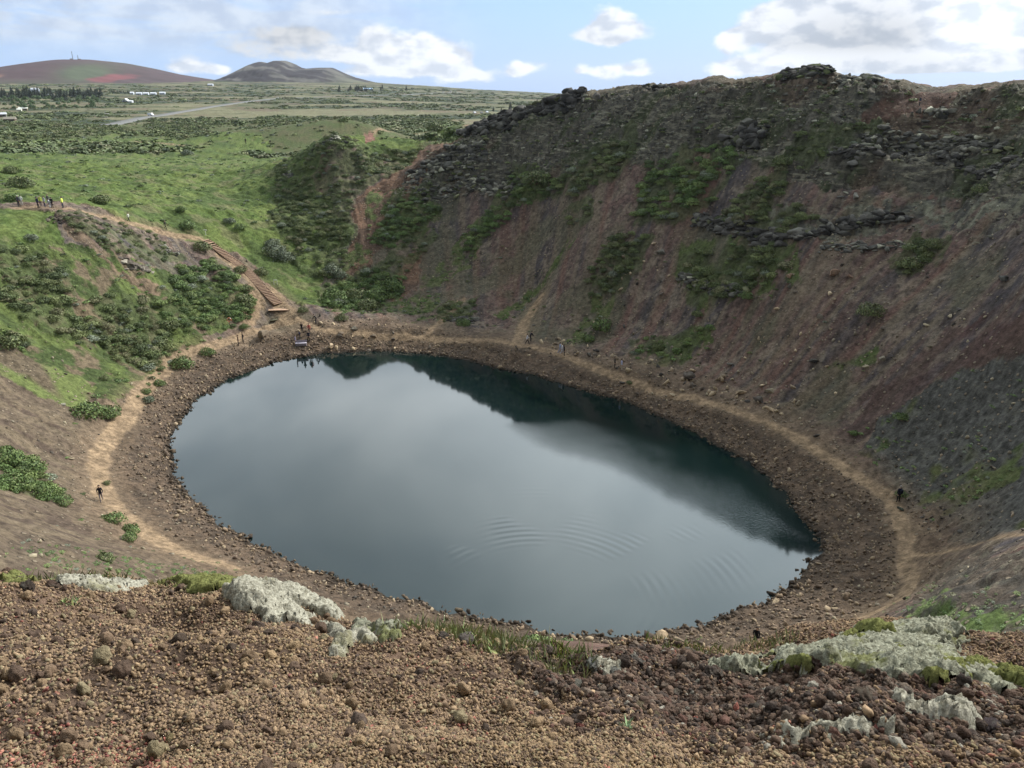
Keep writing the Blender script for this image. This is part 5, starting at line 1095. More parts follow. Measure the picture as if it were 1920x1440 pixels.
# ---- stairs
def path3(P): return [Vector(hitg(a, b)) for a, b in P]
def staircase():
    line = path3([(377,447),(392,456),(408,468),(412,477),(424,480),(445,496),(462,508),(478,526),(497,549),(512,563),(528,578)])
    # smooth the line, keep it above the ground
    pts = []
    for a, b in zip(line[:-1], line[1:]):
        n = max(2, int((b - a).length / .5))
        for i in range(n): pts.append(a.lerp(b, i / n))
    pts.append(line[-1]); pts = [sum((pts[max(0, min(len(pts) - 1, i + k))] for k in range(-6, 7)), Vector()) / 13 for i in range(len(pts))]
    tot = [0]
    for a, b in zip(pts[:-1], pts[1:]): tot.append(tot[-1] + (b - a).length)
    o = pts[-1]; t = thing('wooden_staircase', 'long wooden staircase of broad steps running down the grassy bowl to the lake', 'staircase', o)
    def at(s):
        for i in range(len(tot) - 1):
            if tot[i + 1] >= s: k = (s - tot[i]) / (tot[i + 1] - tot[i] + 1e-9); return pts[i].lerp(pts[i + 1], k), (pts[i + 1] - pts[i])
        return pts[-1], pts[-1] - pts[-2]
    n = 56; step = tot[-1] / n; zs = []
    for i in range(n):
        p, d = at((i + .5) * step); zs.append(max(p.z, float(gz(p.x, p.y))) + .22)
    for i in range(1, n): zs[i] = min(zs[i], zs[i - 1] - .01)
    for i in range(n):
        p, d = at((i + .5) * step); rz = math.atan2(d.y, d.x); bm = bmesh.new(); box(bm, (0, 0, 0), (step * .52, 1.6, .07))
        s = bmo('tread', bm, WOOD, t); s.location = Vector((p.x, p.y, zs[i])) - o; s.rotation_euler = (0, 0, rz)
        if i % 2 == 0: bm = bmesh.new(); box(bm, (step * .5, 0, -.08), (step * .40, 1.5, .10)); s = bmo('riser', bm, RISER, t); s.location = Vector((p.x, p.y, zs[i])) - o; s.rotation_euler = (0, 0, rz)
    for sd in (-1, 1):
        bm = bmesh.new(); prev = None
        for i in range(n):
            p, d = at((i + .5) * step); d.z = 0; d.normalize(); nx = Vector((-d.y, d.x, 0)) * .84 * sd; c = Vector((p.x, p.y, zs[i] - .02)) - o + nx
            q = [bm.verts.new(c + nx.normalized() * a + Vector((0, 0, b))) for a, b in ((-.035, .06), (.035, .06), (.035, -.32), (-.035, -.32))]
            if prev:
                for k in range(4): bm.faces.new((prev[k], prev[(k + 1) % 4], q[(k + 1) % 4], q[k]))
            prev = q
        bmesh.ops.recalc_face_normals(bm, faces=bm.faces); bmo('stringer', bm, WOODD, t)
    bm = bmesh.new(); a = Vector(hitg(504, 581)) - o; b = Vector(hitg(546, 578)) - o; m_ = (a + b) / 2; z0 = float(gz(m_.x + o.x, m_.y + o.y)) - o.z + .14
    L_ = (b - a); 
    for k in range(14): box(bm, (a.x + L_.x * (k + .5) / 14, a.y + L_.y * (k + .5) / 14, z0), (abs(L_.x) / 14 * .9, 1.3, .08), math.atan2(L_.y, L_.x))
    bmo('landing', bm, WOOD, t)
staircase()
# ---- bench, lifebuoy, signs, posts
q = Vector(hitg(565, 648)); t = thing('bench', 'grey bench with a low back on the far shore', 'bench', q, math.radians(8)); GREY = mat('grey_boards', fl(148,138,150), rough=.7, var=.1); PALE = mat('pale_board', fl(206,198,212), rough=.6, var=.05)
bm = bmesh.new(); box(bm, (0, .25, .62), (1.7, .05, .42), rx=-.12); bmo('backrest', bm, GREY, t)
bm = bmesh.new(); box(bm, (0, -.05, .44), (1.7, .46, .06)); bmo('seat', bm, PALE, t)
bm = bmesh.new(); box(bm, (0, -.25, .22), (1.6, .04, .34)); bmo('front_panel', bm, GREY, t)
for s in (-1, 1): bm = bmesh.new(); box(bm, (s * .78, 0, .20), (.08, .5, .44)); bmo('leg', bm, GREY, t)
q = Vector(hitg(431, 611)); t = thing('lifebuoy_stand', 'orange lifebuoy hanging on a post at the foot of the left bushes', 'lifebuoy', q, math.radians(10)); OR = mat('orange', fl(232,128,66), rough=.5, var=.08); WH = mat('white_paint', fl(226,226,222), rough=.5, var=.05)
bm = bmesh.new(); cyl(bm, (0, 0.08, -.2), (0, .08, 1.2), .05); bmo('post', bm, WOODD, t)
def torus(R, r, n=28, m=10, a0=0, a1=2 * math.pi):
    bm = bmesh.new(); full = a1 - a0 > 6.2; rings = []
    for i in range(n if full else n + 1):
        a = a0 + (a1 - a0) * i / n; rings.append([bm.verts.new(((R + r * math.cos(b)) * math.cos(a), r * math.sin(b), (R + r * math.cos(b)) * math.sin(a))) for b in [2 * math.pi * k / m for k in range(m)]])
    for i in range(n):
        A = rings[i]; B = rings[(i + 1) % len(rings)]
        for k in range(m): bm.faces.new((A[k], A[(k + 1) % m], B[(k + 1) % m], B[k]))
    return bm
ring = bmo('ring', torus(.30, .085), OR, t, True); ring.location = (0, 0, .95)
for k in range(4): b_ = bmo('band', torus(.30, .092, 4, 10, k * 1.5708 + .6, k * 1.5708 + .95), WH, ring, True)
q = Vector(hitg(517, 535)); t = thing('frame_sign', 'small white frame sign standing on the grass beside the stairs', 'sign', q, math.radians(12))
for s in (-1, 1): bm = bmesh.new(); box(bm, (s * .28, 0, .4), (.06, .06, .95)); bmo('post', bm, WH, t)
bm = bmesh.new(); box(bm, (0, 0, .84), (.62, .05, .12)); bmo('crossbar', bm, WH, t)
q = Vector(hitg(386, 441)); t = thing('info_sign', 'small pale sign on a post above the top of the stairs', 'sign', q); bm = bmesh.new(); cyl(bm, (0, 0, -.1), (0, 0, .9), .04); bmo('post', bm, WH, t); bm = bmesh.new(); box(bm, (0, -.03, .92), (.55, .05, .22), rx=.5); bmo('panel', bm, WH, t)
POSTM = mat('dark_post', fl(58,52,46), rough=.8, var=.1)
for px, py, lb in ((507,272,'dark signpost with a wide top on the grass beyond the bowl'), (1007,199,'thin dark post on the lava ridge')):
    q = Vector(hitg(px, py)); t = thing('post', lb, 'post', q); bm = bmesh.new(); cyl(bm, (0, 0, -.2), (0, 0, 1.2), .07); bmo('pole', bm, POSTM, t); bm = bmesh.new(); box(bm, (0, 0, 1.15), (.7 if px < 900 else .16, .08, .3)); bmo('head', bm, POSTM, t)
for px, lb in ((1809, 'tiny post on the rim right of the skyline walker'), (1770, 'thinner post between the skyline walker and the tiny one')):
    d = PD(px, 163, 127); t = thing('post', lb, 'post', (d[0], d[1], float(gz(d[0], d[1])))); bm = bmesh.new(); cyl(bm, (0, 0, -.2), (0, 0, .8), .05); bmo('pole', bm, POSTM, t); bm = bmesh.new(); box(bm, (0, 0, .82), (.24, .06, .14)); bmo('head', bm, POSTM, t)
# ---- single boulders of the crater
BOUL = [(493,634,40,lin(124,104,84),'big brown boulder with a dark hollow beneath it on the far shore',(1,.7,.62)),(621,655,22,lin(190,160,124),'smooth pale tan boulder standing at the water edge',(1,.7,.8)),(511,603,17,lin(96,92,66),'small dark mossy boulder below the stairs',(1,.8,.7)),
 (596,632,15,lin(190,156,120),'flat tan slab right of the red jacket',(1,.7,.3)),(1291,712,32,lin(88,74,68),'dark angular boulder at the right end of the rockfall',(1,.8,.75)),(1318,730,19,lin(98,82,72),'dark tilted slab just below the big dark boulder',(1,.6,.6)),
 (1391,739,27,lin(160,132,100),'tan block with a flat top above the right path',(1,.7,.6)),(1420,752,28,lin(92,80,74),'dark pointed boulder between the two tan blocks',(1,.8,.8)),(1441,735,26,lin(134,118,92),'flat topped greenish tan boulder behind the pointed one',(1,.8,.5)),
 (1447,771,24,lin(188,158,122),'pale tan cube shaped block nearest the path',(1,.75,.7)),(1372,684,18,lin(104,98,90),'grey boulder above the tan block',(1,.8,.6)),(1532,818,22,lin(78,68,62),'dark flat boulder at the foot of the red scree',(1,.8,.5)),
 (1601,312,28,lin(118,114,108),'large grey boulder below the skyline ledge at upper right',(1,.8,1)),(1604,374,20,lin(130,126,116),'round grey boulder on the red brown wall',(1,.9,.9)),(1587,363,14,lin(150,146,128),'pale small boulder left of the round grey one',(1,.8,.6)),(1577,372,15,lin(96,92,88),'dark low boulder left of the round grey one',(1,.8,.5)),
 (1780,596,28,lin(166,148,116),'long pale slab lying on the right scree',(1,.4,.5)),(1799,582,16,lin(90,80,78),'dark slab at the upper end of the long pale one',(1,.6,.4)),(1738,612,14,lin(172,152,116),'pale block left of the long pale slab',(1,.7,.7)),(1745,652,20,lin(150,138,116),'wedge shaped pale stone below the long slab',(1,.4,.4)),
 (1562,520,34,lin(146,110,84),'tan block with mossy top below the right ledge',(1,.8,.7)),(1592,522,16,lin(140,104,82),'smaller tan block beside the mossy topped one',(1,.8,.9)),(1478,520,14,lin(160,120,92),'reddish tan boulder under the lower thicket',(1,.8,.9)),(1563,562,15,lin(168,144,112),'tan boulder below the mossy topped block',(1,.8,.6)),
 (1878,527,42,lin(78,76,72),'dark grey lava lump on the right scree near the edge',(1,.8,.6)),(1121,190,27,lin(112,104,98),'big grey boulder perched on the skyline of the rim',(1,.8,1.1)),(1092,197,17,lin(116,112,106),'rounded grey boulder left of the perched one',(1,.8,1)),
 (1240,1204,44,lin(150,124,92),'tan rounded boulder at the near waterline',(1,.8,.6)),(1276,1208,36,lin(124,102,80),'brown boulder right of the rounded tan one',(1,.8,.7)),(1171,486,15,lin(140,116,96),'tan boulder beside the dark middle thicket',(1,.8,.8)),(1238,476,24,lin(112,106,96),'grey slab above the middle rubble',(1,.8,.5)),(1226,460,26,lin(160,132,100),'tan slab at the top of the middle rubble',(1,.8,.5)),
 (199,580,18,lin(118,108,100),'grey rock on the bare patch of the left slope',(1,.7,.5)),(120,760,12,lin(150,142,126),'pale stone in the upper brown slope at left',(1,.8,.6)),(134,862,12,lin(150,130,100),'tan stone on the brown slope above the left path',(1,.8,.6)),(1565,842,16,lin(150,120,90),'flat tan slab beside the right path',(1,.6,.3)),(1690,957,20,lin(64,70,56),'dark mossy lump beside the right path below the walker',(1,.8,.7)),
 (1047,647,22,lin(120,98,78),'tilted tan rock over a dark gap beside the far path',(1,.7,.7)),(1085,620,20,lin(110,96,76),'flat tan rock by the small bright bush',(1,.6,.4)),(1104,668,20,lin(76,68,60),'dark rock in the rockfall left of the black clothed person',(1,.8,.6)),(1262,742,16,lin(170,144,112),'pale flat rock on the far path verge',(1,.6,.4)),(1373,712,12,lin(160,140,110),'small light rock above the tan block',(1,.8,.6)),
 (1560,932,14,lin(176,150,112),'pale round stone on the right beach',(1,.8,.7)),(1455,1128,22,lin(150,126,94),'tan flat rock on the near right beach',(1,.7,.4)),(1565,1142,14,lin(156,132,98),'pale rock on the beach beside the near path',(1,.7,.5)),(1480,540,16,lin(104,98,88),'grey boulder in the rubble below the lower thicket',(1,.8,.7)),(1535,600,18,lin(128,116,104),'upright grey slab on the right scree',(1,.35,1.1)),
 (1528,678,22,lin(76,72,68),'dark overhanging rock on the lower right scree',(1,.7,.5)),(1624,690,20,lin(160,142,114),'pale flat boulder in the lower rock cluster',(1,.8,.5)),(1655,675,24,lin(140,128,110),'grey angular boulder right of the pale flat one',(1,.7,.6)),(1497,760,16,lin(150,134,110),'upright tan slab near the foot of the right scree',(1,.5,1)),(1487,728,20,lin(146,122,94),'tan slab lying above the path bend',(1,.7,.4)),
 (872,258,20,lin(96,92,88),'dark block at the lower end of the lava ridge',(1,.8,.8)),(690,560,8,lin(150,140,120),'pale stone under the far shore bushes',(1,.8,.6)),(1000,612,10,lin(110,100,90),'small rock left of the path walkers',(1,.8,.6)),(640,625,18,lin(112,92,72),'brown rock right of the red jacket group',(1,.8,.6)),(700,632,16,lin(120,98,76),'brown rock in the middle of the far beach',(1,.8,.6)),(665,618,20,lin(86,76,62),'dark rock below the mossy outcrop',(1,.7,.5)),(738,640,14,lin(84,70,62),'small dark rock near the far waterline',(1,.7,.6))]
for (a, b_, w_, cc, lb, asp) in BOUL:
    one_rock('boulder', a, b_, w_ * 1.12, cc * (1.15 if cc[0] > .18 else 1), lb, asp=asp, sink=.12, tilt=.1)
# ---- single bushes: foliage and stems
SHB = [shrub_mesh(600 + k, 1100, .055, .66) for k in range(6)]
def leaf_mesh(v, ck, sd_):
    nq = len(v[0]) // 4; c = pick(GRN[ck], [3, 3, 3, 1.5] if len(GRN[ck]) == 4 else [1] * len(GRN[ck]), nq, .22); c = np.repeat(c, 4, 0)
    me = mesh_np('foliage', v[0] + [0, 0, .12], v[1], c, LEAFM); m = me.data; bpy.data.objects.remove(me); return m
LM = {(k, ck): leaf_mesh(SHB[k], ck, k) for k in range(6) for ck in range(3)}
def stem_me():
    bm = bmesh.new(); r = random.Random(5)
    for k in range(7): a = k * .9; cyl(bm, (0, 0, -.25), (.5 * math.cos(a), .5 * math.sin(a), .35 + .1 * r.random()), .03, .012, 5)
    me = bpy.data.meshes.new('stem'); bm.to_mesh(me); bm.free(); me.materials.append(WOODD); return me
STEM = stem_me()
def bush(px, py, wpx, ck, label, hgt=1.0, k=None, r=None, name='bush', cat='bush', group=None):
    q = hitg(px, py) ; x_, y_, z_ = pix_dir(px, py); depth = math.sqrt(sum(v * v for v in q)) / math.sqrt(x_ * x_ + y_ * y_ + z_ * z_); s = wpx / F * depth / 2.05
    t = thing(name, label, cat, q, rng.random() * 6.28, group); t.scale = (s, s, s * hgt)
    k = int(rng.integers(0, 6)) if k is None else k
    for nm, me in (('foliage', LM[(k, ck)]), ('stem', STEM)): o = bpy.data.objects.new(nm, me); col.objects.link(o); o.parent = t
BUSH = [(187,380,40,0,'round dark bush alone on the green slope near the platform'),(380,470,40,0,'rounded dark bush beside the top of the stairs'),(455,568,44,0,'dark green bush at the lower right corner of the left slope'),(460,580,34,0,'dark bush just above and right of the lifebuoy'),(462,545,30,0,'dark bush above the two at the corner of the slope'),
 (165,778,60,1,'green bush at the left above the sandy path'),(205,782,50,1,'fresh green bush touching the bend of the left path'),(20,868,60,1,'broad green bush at the left edge'),(60,885,56,1,'green bush right of the one at the left edge'),(28,915,64,1,'lower broad bush at the left edge'),(80,928,46,1,'middle bush of the lower left strip'),(118,945,36,1,'last bush of the lower left strip'),
 (212,978,48,1,'bushy green shrub right of the left path'),(245,998,40,1,'spreading shrub joined to the one by the left path'),(240,1012,32,1,'small low bush under the two on the brown slope'),(197,1052,42,0,'dull green bush above the moss strip at left'),(200,908,16,0,'tiny dark bush beside the lone walker'),(340,688,46,1,'flat green bush on the sandy far left shore'),(390,664,30,1,'low green patch beside the shore path'),
 (280,752,26,2,'silvery low bush beside the left path'),(275,738,22,1,'small green bush above the silvery one'),(300,722,24,1,'small bush in the corner of the left path'),(458,616,20,1,'tiny bright green bush by the sandy corner'),(60,450,26,2,'silvery willow bush on the left grass'),(18,648,60,0,'wide dark bush at the left edge above the brown slope'),(318,618,44,0,'dark bush low on the left slope'),(300,648,36,0,'small dark bush near the shore at left'),(196,712,20,0,'single small bush in the striped slope'),
 (520,478,46,2,'silvery willow on the grass right of the stairs'),(535,488,42,2,'grey green willow just below the silvery one'),(510,462,34,2,'small silvery willow above the pair right of the stairs'),(620,512,40,2,'silver willow at the foot of the brown chute'),(638,520,30,2,'second silver willow at the foot of the brown chute'),(605,516,30,0,'dark bush left of the silver willows'),(660,528,18,0,'small bush on the brown chute'),(630,565,48,1,'broad bush above the far shore'),(670,560,46,0,'dark green bush in the far shore row'),(705,560,50,1,'lush green bush in the far shore row'),(735,540,50,1,'bright bush at the right of the far shore row'),(690,578,44,0,'low bush in front of the far shore row'),
 (450,510,28,0,'dark bush on the grass behind the stairs'),(490,515,30,0,'dull bush beside the middle of the stairs'),(350,290,26,2,'silvery willows beyond the bowl'),(310,285,20,2,'small silver willow in the upper bowl'),(860,255,20,2,'silvery bush above the chute'),(820,245,44,0,'dark bush on the meadow left of the walkers'),(450,430,24,1,'low bush in the middle of the bowl'),(340,395,20,1,'small green bush in the left of the bowl'),(430,418,26,2,'silvery bush in the middle of the bowl'),(350,430,36,1,'low green bush near the path to the stairs'),
 (1127,618,44,1,'bright green bush low on the far wall'),(1105,640,26,1,'small bush left of the bright one'),(1308,592,26,0,'small dark bush under the lower thicket'),(1632,590,52,0,'round dark bush alone on the right scree'),(1525,412,28,0,'dark bush at the right end of the long ledge'),(1005,345,60,0,'bush at the head of the willow strip'),(1468,310,44,0,'dark bush below the notch in the right wall'),(1235,655,26,0,'small dull bush above the rockfall'),(1180,720,14,0,'tiny bush beside the far path'),(1400,560,30,1,'green bush at the foot of the lower thicket'),(870,610,30,1,'bush beside the dark rock clump'),
 (640,600,26,0,'dark bush on the mossy outcrop'),(568,585,22,0,'low green mound beside the stair foot'),(1710,500,44,0,'dark bush above the right scree'),(1750,465,40,0,'dull bush higher on the right scree'),(1838,360,36,0,'bush below the right edge of the skyline ledge'),(1600,815,20,1,'small bush on the red scree foot'),(1690,785,30,1,'yellow green tuft bush in the dark slope'),(1690,930,24,1,'low mossy bush behind the right walker'),(40,350,50,0,'big dark bush at the left edge above the platform'),(25,375,34,1,'green bush just above the platform'),(20,325,30,0,'small bush at the upper left edge')]
for v in BUSH: bush(*v)
# ---- far things: road, cars, houses, trees, hills
ASPH = mat('asphalt', fl(112,112,108), rough=.9, var=.12, nscale=.3)
def ribbon(name, Q, w, m, lift=.25):
    V = []; Fc = []; Q = [Q[0]] + [Q[i] * (1 - t_) + Q[i + 1] * t_ for i in range(len(Q) - 1) for t_ in np.linspace(0, 1, 41)[1:]]
    for i, p in enumerate(Q):
        d = Q[min(i + 1, len(Q) - 1)] - Q[max(i - 1, 0)]; nn = np.array([-d[1], d[0]]) / (np.hypot(*d) + 1e-9) * w / 2
        for s in (-1.35, -1, 1, 1.35):
            a = p + s * nn; z = float(gz(*p)) + lift if abs(s) == 1 else float(gz(*a)) - .3; V.append((a[0], a[1], z))
    for i in range(len(Q) - 1):
        for k in range(3): Fc.append([4 * i + k, 4 * i + k + 1, 4 * i + 5 + k, 4 * i + 4 + k])
    return tag(mesh_np(name, V, Fc, None, m), kind='structure')
ribbon('road', ROAD[1:], 7.5, ASPH, .5)
LANE = hitpoly([(196,222),(200,210),(190,200),(180,188)], 300); ribbon('lane', LANE[:2], 4, mat('gravel_lane', fl(120,118,112), var=.1), .4)
GLASS = mat('dark_glass', fl(40,46,54), rough=.15, var=.02, spec=.6); TYRE = mat('tyre', (.02, .02, .02), rough=.8)
def car(px, py, colr, label, rz, van=False):
    q = Vector(hitg(px, py, 200)); q.z += .5; t = thing('parked_car' if px > 870 else 'car', label, 'van' if van else 'car', q, math.radians(rz)); P_ = mat('car_paint_%d_%d_%d' % colr, fl(*colr), rough=.35, var=.02, spec=.5)
    pr = [(-2.2,.35),(-2.25,.8),(-1.9,.95),(-1.2,1.05),(-.6,1.45),(1.0,1.5),(1.8,1.05),(2.2,.95),(2.25,.4)] if not van else [(-2.5,.4),(-2.5,1.0),(-1.9,1.3),(-1.4,2.1),(2.4,2.15),(2.5,.4)]
    bm = bmesh.new(); prism(bm, pr, -.88, .88); bmo('body', bm, P_, t)
    for s in (-1, 1): bm = bmesh.new(); box(bm, (s * .885, .1 if not van else -1.5, 1.22 if not van else 1.6), (.02, 1.9 if not van else .8, .32)); bmo('window', bm, GLASS, t)
    for x in (-.85, .85):
        for y in (-1.4, 1.4): bm = bmesh.new(); cyl(bm, (x - .1, y, .33), (x + .1, y, .33), .33, n=14); bmo('wheel', bm, TYRE, t)
car(283, 218.5, (232,234,236), 'white van at the near end of the road across the plain', 70, True); car(521, 186, (230,234,236), 'white car halfway along the road across the plain', 75)
car(831, 173.5, (236,236,238), 'white car far along the road near the skyline', 80); car(845, 172.5, (238,238,240), 'second white vehicle far along the road near the skyline', 80, True)
car(890, 214, (230,232,236), 'white car parked behind the lava ridge', 20); car(903, 214.5, (60,62,66), 'dark car parked between white cars behind the lava ridge', 20); car(913, 213, (216,220,226), 'silver car parked nearest the lava ridge', 20)
def house(px, py, w, d, h, wall, roof, label, rz=0, gable='x', roofh=None, name='house', front=False):
    q = Vector(hitg(px, py, 250)); t = thing(name, label, 'house', q, math.radians(rz)); t.scale = (.72, .72, .72); rh = roofh or h * .7; Wm = mat('wall_%d_%d_%d' % wall, fl(*wall), rough=.8, var=.06); Rm = mat('roof_%d_%d_%d' % roof, fl(*roof), rough=.6, var=.06)
    bm = bmesh.new(); box(bm, (0, 0, h / 2 - .5), (w, d, h + 1)); bmo('wall', bm, Wm, t)
    bm = bmesh.new(); pts = [(-d / 2 - .4, h), (0, h + rh), (d / 2 + .4, h), (d / 2 + .4, h - .15), (-d / 2 - .4, h - .15)]
    if front: pts = [(-w / 2 - .5, h * .2), (0, h + rh), (w / 2 + .5, h * .2), (w / 2, h * .2), (0, h + rh - .7), (-w / 2, h * .2)]
    prism(bm, pts, *((-w / 2 - .4, w / 2 + .4) if not front else (-d / 2 - .4, d / 2 + .4)))
    if front: bmesh.ops.rotate(bm, verts=bm.verts, cent=(0, 0, 0), matrix=Matrix.Rotation(math.radians(90), 3, 'Z'))
    bmesh.ops.recalc_face_normals(bm, faces=bm.faces); bmo('roof', bm, Rm, t)
    for k in (-1, 1): bm = bmesh.new(); box(bm, (k * w * .27, -d / 2 - .04, h * .5), (w * .16, .08, h * .35)); bmo('window', bm, GLASS, t)
    bm = bmesh.new(); box(bm, (0, -d / 2 - .05, h * .36), (w * .12, .1, h * .72)); bmo('door', bm, WOODD, t)
house(66, 172, 16, 9, 5, (206,216,230), (232,236,240), 'white house with a white roof standing in the dark conifers')
house(70, 176, 8, 7, 3.5, (224,228,232), (200,206,214), 'small white annex just below the white house'); house(92, 181, 18, 8, 3.2, (150,154,156), (190,196,196), 'low grey roofed house right of the white one')
house(237, 192, 11, 8, 2.4, (150,156,156), (232,234,234), 'house with a white a-frame gable on the plain', 0, roofh=3.6, front=True); house(246, 192.5, 5, 6, 2.2, (220,222,222), (228,230,230), 'little white annex beside the a-frame house')
for k, (px, py) in enumerate(((248,177),(261,178),(274,178),(288,178),(305,177))): house(px, py, 11 if k else 7, 8, 3.2, (206,214,222), (226,230,234), ['small white hut at the left end of the white building row', 'first large white building of the row on the plain', 'second large white building of the row on the plain', 'third large white building of the row on the plain', 'white building at the right end of the row'][k], 10)
house(3, 219, 9, 7, 2.6, (120,112,104), (206,208,210), 'cabin with a pale roof cut by the left edge', 25); house(44, 207, 10, 7, 2.4, (140,120,96), (222,220,210), 'cabin with a cream roof among the green trees', 20); house(37, 209, 5, 5, 2.2, (226,224,214), (220,218,208), 'little cream hut left of the cream roofed cabin', 20)
house(20, 229, 9, 7, 2.8, (112,84,68), (150,136,120), 'brown cabin with a low roof at lower left of the plain', 15); house(395, 161, 16, 10, 4, (190,196,204), (214,220,226), 'distant white farm building at the foot of the hills'); house(690, 169, 26, 9, 3.6, (170,196,220), (176,206,232), 'long building with a light blue roof below the dark hill', 0)
def conifer_me(seed):
    r = np.random.default_rng(seed); n = 260; z = r.random(n) ** 1.25; rad = (1 - z) * .26 * (.5 + .5 * r.random(n) ** .5) + .015; a = r.random(n) * 6.28
    c = np.stack([np.cos(a) * rad, np.sin(a) * rad, .08 + z * .92], -1); w = .035 + .05 * (1 - z); dr = np.stack([np.cos(a), np.sin(a), -.5 + 0 * a], -1); tn = np.stack([-np.sin(a), np.cos(a), 0 * a], -1)
    V = np.stack([c - tn * w[:, None], c + tn * w[:, None], c + dr * w[:, None] * 1.6, c - dr * w[:, None] * .5 + [0, 0, .03]], 1).reshape(-1, 3); f = np.arange(n * 4).reshape(n, 4)
    cc = np.repeat(pick([lin(52,66,48), lin(42,56,42), lin(64,78,50)], [2, 2, 1], n, .15), 4, 0); o = mesh_np('crown', V, f, cc, LEAFM); m = o.data; bpy.data.objects.remove(o); return m
CONI = [conifer_me(k) for k in range(4)]
bm = bmesh.new(); cyl(bm, (0, 0, -.05), (0, 0, .8), .022, .006, 6); TRK = bpy.data.meshes.new('trunk'); bm.to_mesh(TRK); bm.free(); TRK.materials.append(WOODD)
def broad_me(seed):
    v, f = shrub_mesh(seed, 300, .12, .9); v = v * [.36, .36, .42] + [0, 0, .58]; c = np.repeat(pick([lin(92,116,66), lin(78,104,60), lin(108,130,78)], [2, 2, 1], len(v) // 4, .15), 4, 0)
    o = mesh_np('crown', v, f, c, LEAFM); m = o.data; bpy.data.objects.remove(o); return m
BRD = [broad_me(700 + k) for k in range(4)]
def tree(px, py, hpx, kinds, label, nm, grp):
    q = hitg(px, py, 250); dd = math.hypot(q[0], q[1]); s = hpx / F * dd * 1.05; t = thing(nm, label, 'tree', q, rng.random() * 6.28, grp); t.scale = (s, s, s)
    for n_, me in (('crown', kinds[int(rng.integers(0, 4))]), ('trunk', TRK)): o = bpy.data.objects.new(n_, me); col.objects.link(o); o.parent = t
for k in range(64): px = 2 + k * 2.95 + rng.normal(0, 1.2); tree(px, 184 + rng.normal(0, 2.2) - (2 if px > 130 else 0), rng.uniform(8, 14) * (1.15 if 140 < px < 185 else 1), CONI, 'dark conifer in the plantation row below the red hill', 'conifer_tree', 'conifers of the plantation')
for k in range(44): tree(208 + k * 2 + rng.normal(0, .8), 174.5 + rng.normal(0, .8), rng.uniform(2.6, 4.2), CONI, 'distant conifer in the thin row behind the white buildings', 'conifer_tree', 'distant conifer row')
for k in range(70): px = rng.uniform(0, 185); tree(px, rng.uniform(190, 208), rng.uniform(6, 11), BRD, 'green leafy tree in the grove in front of the conifers', 'leafy_tree', 'leafy grove at the left')
for k in range(26): tree(rng.choice([rng.uniform(630, 720), rng.uniform(655, 700)]), rng.uniform(166, 172), rng.uniform(4, 8), CONI, 'dark tree in the clump round the blue roofed building', 'conifer_tree', 'tree clump below the dark hill')
for px, py, h_, lb in ((762,170,8,'single dark conifer on the plain right of the blue roof'),(636,173,9,'dark conifer left of the blue roofed building'),(810,161,5,'tiny conifer on the skyline'),(957,205,12,'dark tree just left of the lava ridge'),(940,212,9,'short dark tree by the parked cars'),(925,209,8,'bushy tree behind the parked cars')): tree(px, py, h_, CONI, lb, 'conifer_tree', None)
def hill(name, sil, D, depth, colfn, seed, amp):
    P = np.array([PD(a, b, D) for a, b in sil]); x0, x1 = P[0, 0], P[-1, 0]; nx, ny = 420, 90; xs = np.linspace(x0, x1, nx); v = np.linspace(-1, 1, ny); zc = np.interp(xs, P[:, 0], P[:, 2]); yc = np.interp(xs, P[:, 0], P[:, 1])
    Xg, Vg = np.meshgrid(xs, v, indexing='ij'); base_ = np.interp(xs, [x0, x1], [P[0, 2], P[-1, 2]]) - 8
    Yg = yc[:, None] + Vg * depth; k = np.cos(np.clip(np.abs(Vg), 0, 1) * math.pi / 2) ** 1.3
    nzz = (fbm(Xg * .012, Yg * .012, 5, seed) - .5) * amp * np.minimum(1, k * 2) * (1 - .85 * (k > .97)); Zg = base_[:, None] + (zc[:, None] - base_[:, None]) * k + nzz * (1 - k) * 1.5 - 26 * np.clip(np.abs(Vg) - .8, 0, 1) * 2
    # photo x / height fraction for the colour map
    u = (Xg - x0) / (x1 - x0); C_ = colfn(u, k, Xg, Yg); I = np.arange(nx * ny).reshape(nx, ny); f = np.stack([I[:-1, :-1], I[1:, :-1], I[1:, 1:], I[:-1, 1:]], -1).reshape(-1, 4)
    return tag(mesh_np(name, np.stack([Xg, Yg, Zg], -1), f, C_.reshape(-1, 3), HILLM, True), kind='structure')
HILLM = mat('hillside', attr='Col', var=.18, nscale=.02, rough=.95, detail=8)
def red_col(u, k, X_, Y_):
    n1_ = fbm(X_ * .01, Y_ * .02, 5, 3)[..., None]; c = lin(84,54,58) * (1 - n1_) + lin(70,58,58) * n1_; px = -300 + u * 740
    w = (sstep(px, 40, 110) * sstep(k, .4, .12))[..., None]; c = c * (1 - w) + lin(82,80,66) * w; w = (sstep(k, .2, .06))[..., None]; c = c * (1 - w) + lin(98,104,76) * w
    e = np.exp(-((px - 225) / 45) ** 2 - ((k - .62 + (px - 225) * .003) / .25) ** 2)[..., None]; e = np.clip(e * 1.6, 0, 1); c = c * (1 - e) + lin(74,84,58) * e
    e = sstep(np.exp(-((px - 280) / 34) ** 2 - ((k - .55) / .3) ** 2) + n1_[..., 0] * .8 - .4, .4, .75)[..., None]; c = c * (1 - e) + lin(122,58,60) * e
    e = sstep(np.exp(-((px - 100) / 30) ** 2 - ((k - .35) / .12) ** 2) + n1_[..., 0] * .5 - .25, .4, .6)[..., None]; c = c * (1 - e) + lin(132,88,72) * e; return c
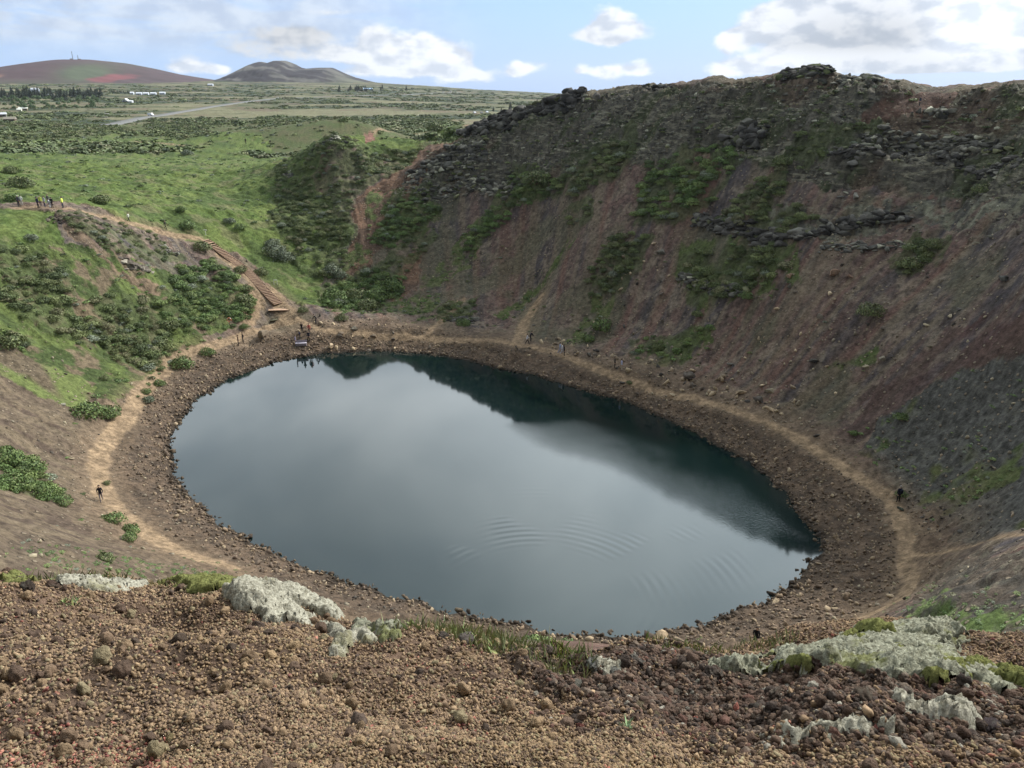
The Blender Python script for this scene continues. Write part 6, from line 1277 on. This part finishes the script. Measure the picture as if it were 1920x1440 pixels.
def dark_col(u, k, X_, Y_):
    n1_ = fbm(X_ * .012, Y_ * .02, 5, 5); c = lin(48,42,46) + 0 * n1_[..., None]; w = sstep(n1_, .5, .62)[..., None]; c = c * (1 - w) + lin(92,88,84) * w
    w = (sstep(u, .55, .8) * sstep(n1_, .35, .5))[..., None]; c = c * (1 - w) + lin(98,102,72) * w; w = sstep(k + n1_ * .6, .55, .32)[..., None]; c = c * (1 - w) + lin(86,100,62) * w; w = (sstep(u, .75, .9))[..., None]; c = c * (1 - w) + lin(78,92,60) * w; return c
hill('red_hill', [(-300,168),(-200,158),(-100,150),(0,139),(50,127),(100,117),(136,112),(170,112),(220,117),(260,125),(300,135),(340,142),(380,149),(400,153),(440,160)], 2750, 620, red_col, 31, 14)
hill('dark_hill', [(405,160),(425,155),(445,144),(470,128),(482,120),(492,116),(503,119),(512,117),(520,114),(535,114),(545,118),(556,125),(575,129),(600,127),(622,127),(632,132),(645,138),(660,144),(680,149),(700,154),(740,158),(790,164)], 2900, 420, dark_col, 33, 34)
MET = mat('mast_steel', fl(120,124,130), rough=.6)
for px, h_, lb in ((137, 24, 'tall thin radio mast on top of the red hill'), (147, 13, 'shorter radio mast right of the tall one')):
    d = PD(px, 112.5, 2750); t = thing('radio_mast', lb, 'mast', d); bm = bmesh.new(); cyl(bm, (0, 0, -3), (0, 0, h_), 1.0, .5, 6); bmo('pole', bm, MET, t)
    bm = bmesh.new(); box(bm, (0, 0, h_ * .6), (3, 1, .6)); box(bm, (0, 0, h_ * .85), (2.4, 1, .6)); bmo('antenna', bm, MET, t)
d = PD(134, 113, 2745); t = thing('mast_hut', 'small dark hut at the foot of the radio mast', 'hut', d); bm = bmesh.new(); box(bm, (0, 0, 1), (6, 5, 5)); bmo('wall', bm, mat('hut_wall', fl(110,108,106)), t); bm = bmesh.new(); prism(bm, [(-2.8, 3.5), (0, 5), (2.8, 3.5)], -3.3, 3.3); bmo('roof', bm, MET, t)
d = PD(149, 113, 2745); t = thing('mast_hut', 'second small hut right of the radio masts', 'hut', d); bm = bmesh.new(); box(bm, (0, 0, 1), (8, 5, 4)); bmo('wall', bm, mat('hut_wall', fl(110,108,106)), t); bm = bmesh.new(); prism(bm, [(-2.8, 3), (0, 4.2), (2.8, 3)], -4.3, 4.3); bmo('roof', bm, MET, t)
# ------------------------------------------------------------------ air
bm = bmesh.new(); box(bm, (0, 0, 0), (12200, 12200, 310))
hz_m = bpy.data.materials.new('haze_air'); hz_m.use_nodes = True; t_ = hz_m.node_tree; t_.nodes.clear()
pv = t_.nodes.new('ShaderNodeVolumePrincipled'); pv.inputs['Color'].default_value = (.82, .90, 1.0, 1); pv.inputs['Density'].default_value = .000032; pv.inputs['Anisotropy'].default_value = .2
ou = t_.nodes.new('ShaderNodeOutputMaterial'); t_.links.new(pv.outputs[0], ou.inputs['Volume'])
hz_o = bmo('haze', bm, hz_m); tag(hz_o, 'thin pale air haze over the crater and the plain', kind='stuff')
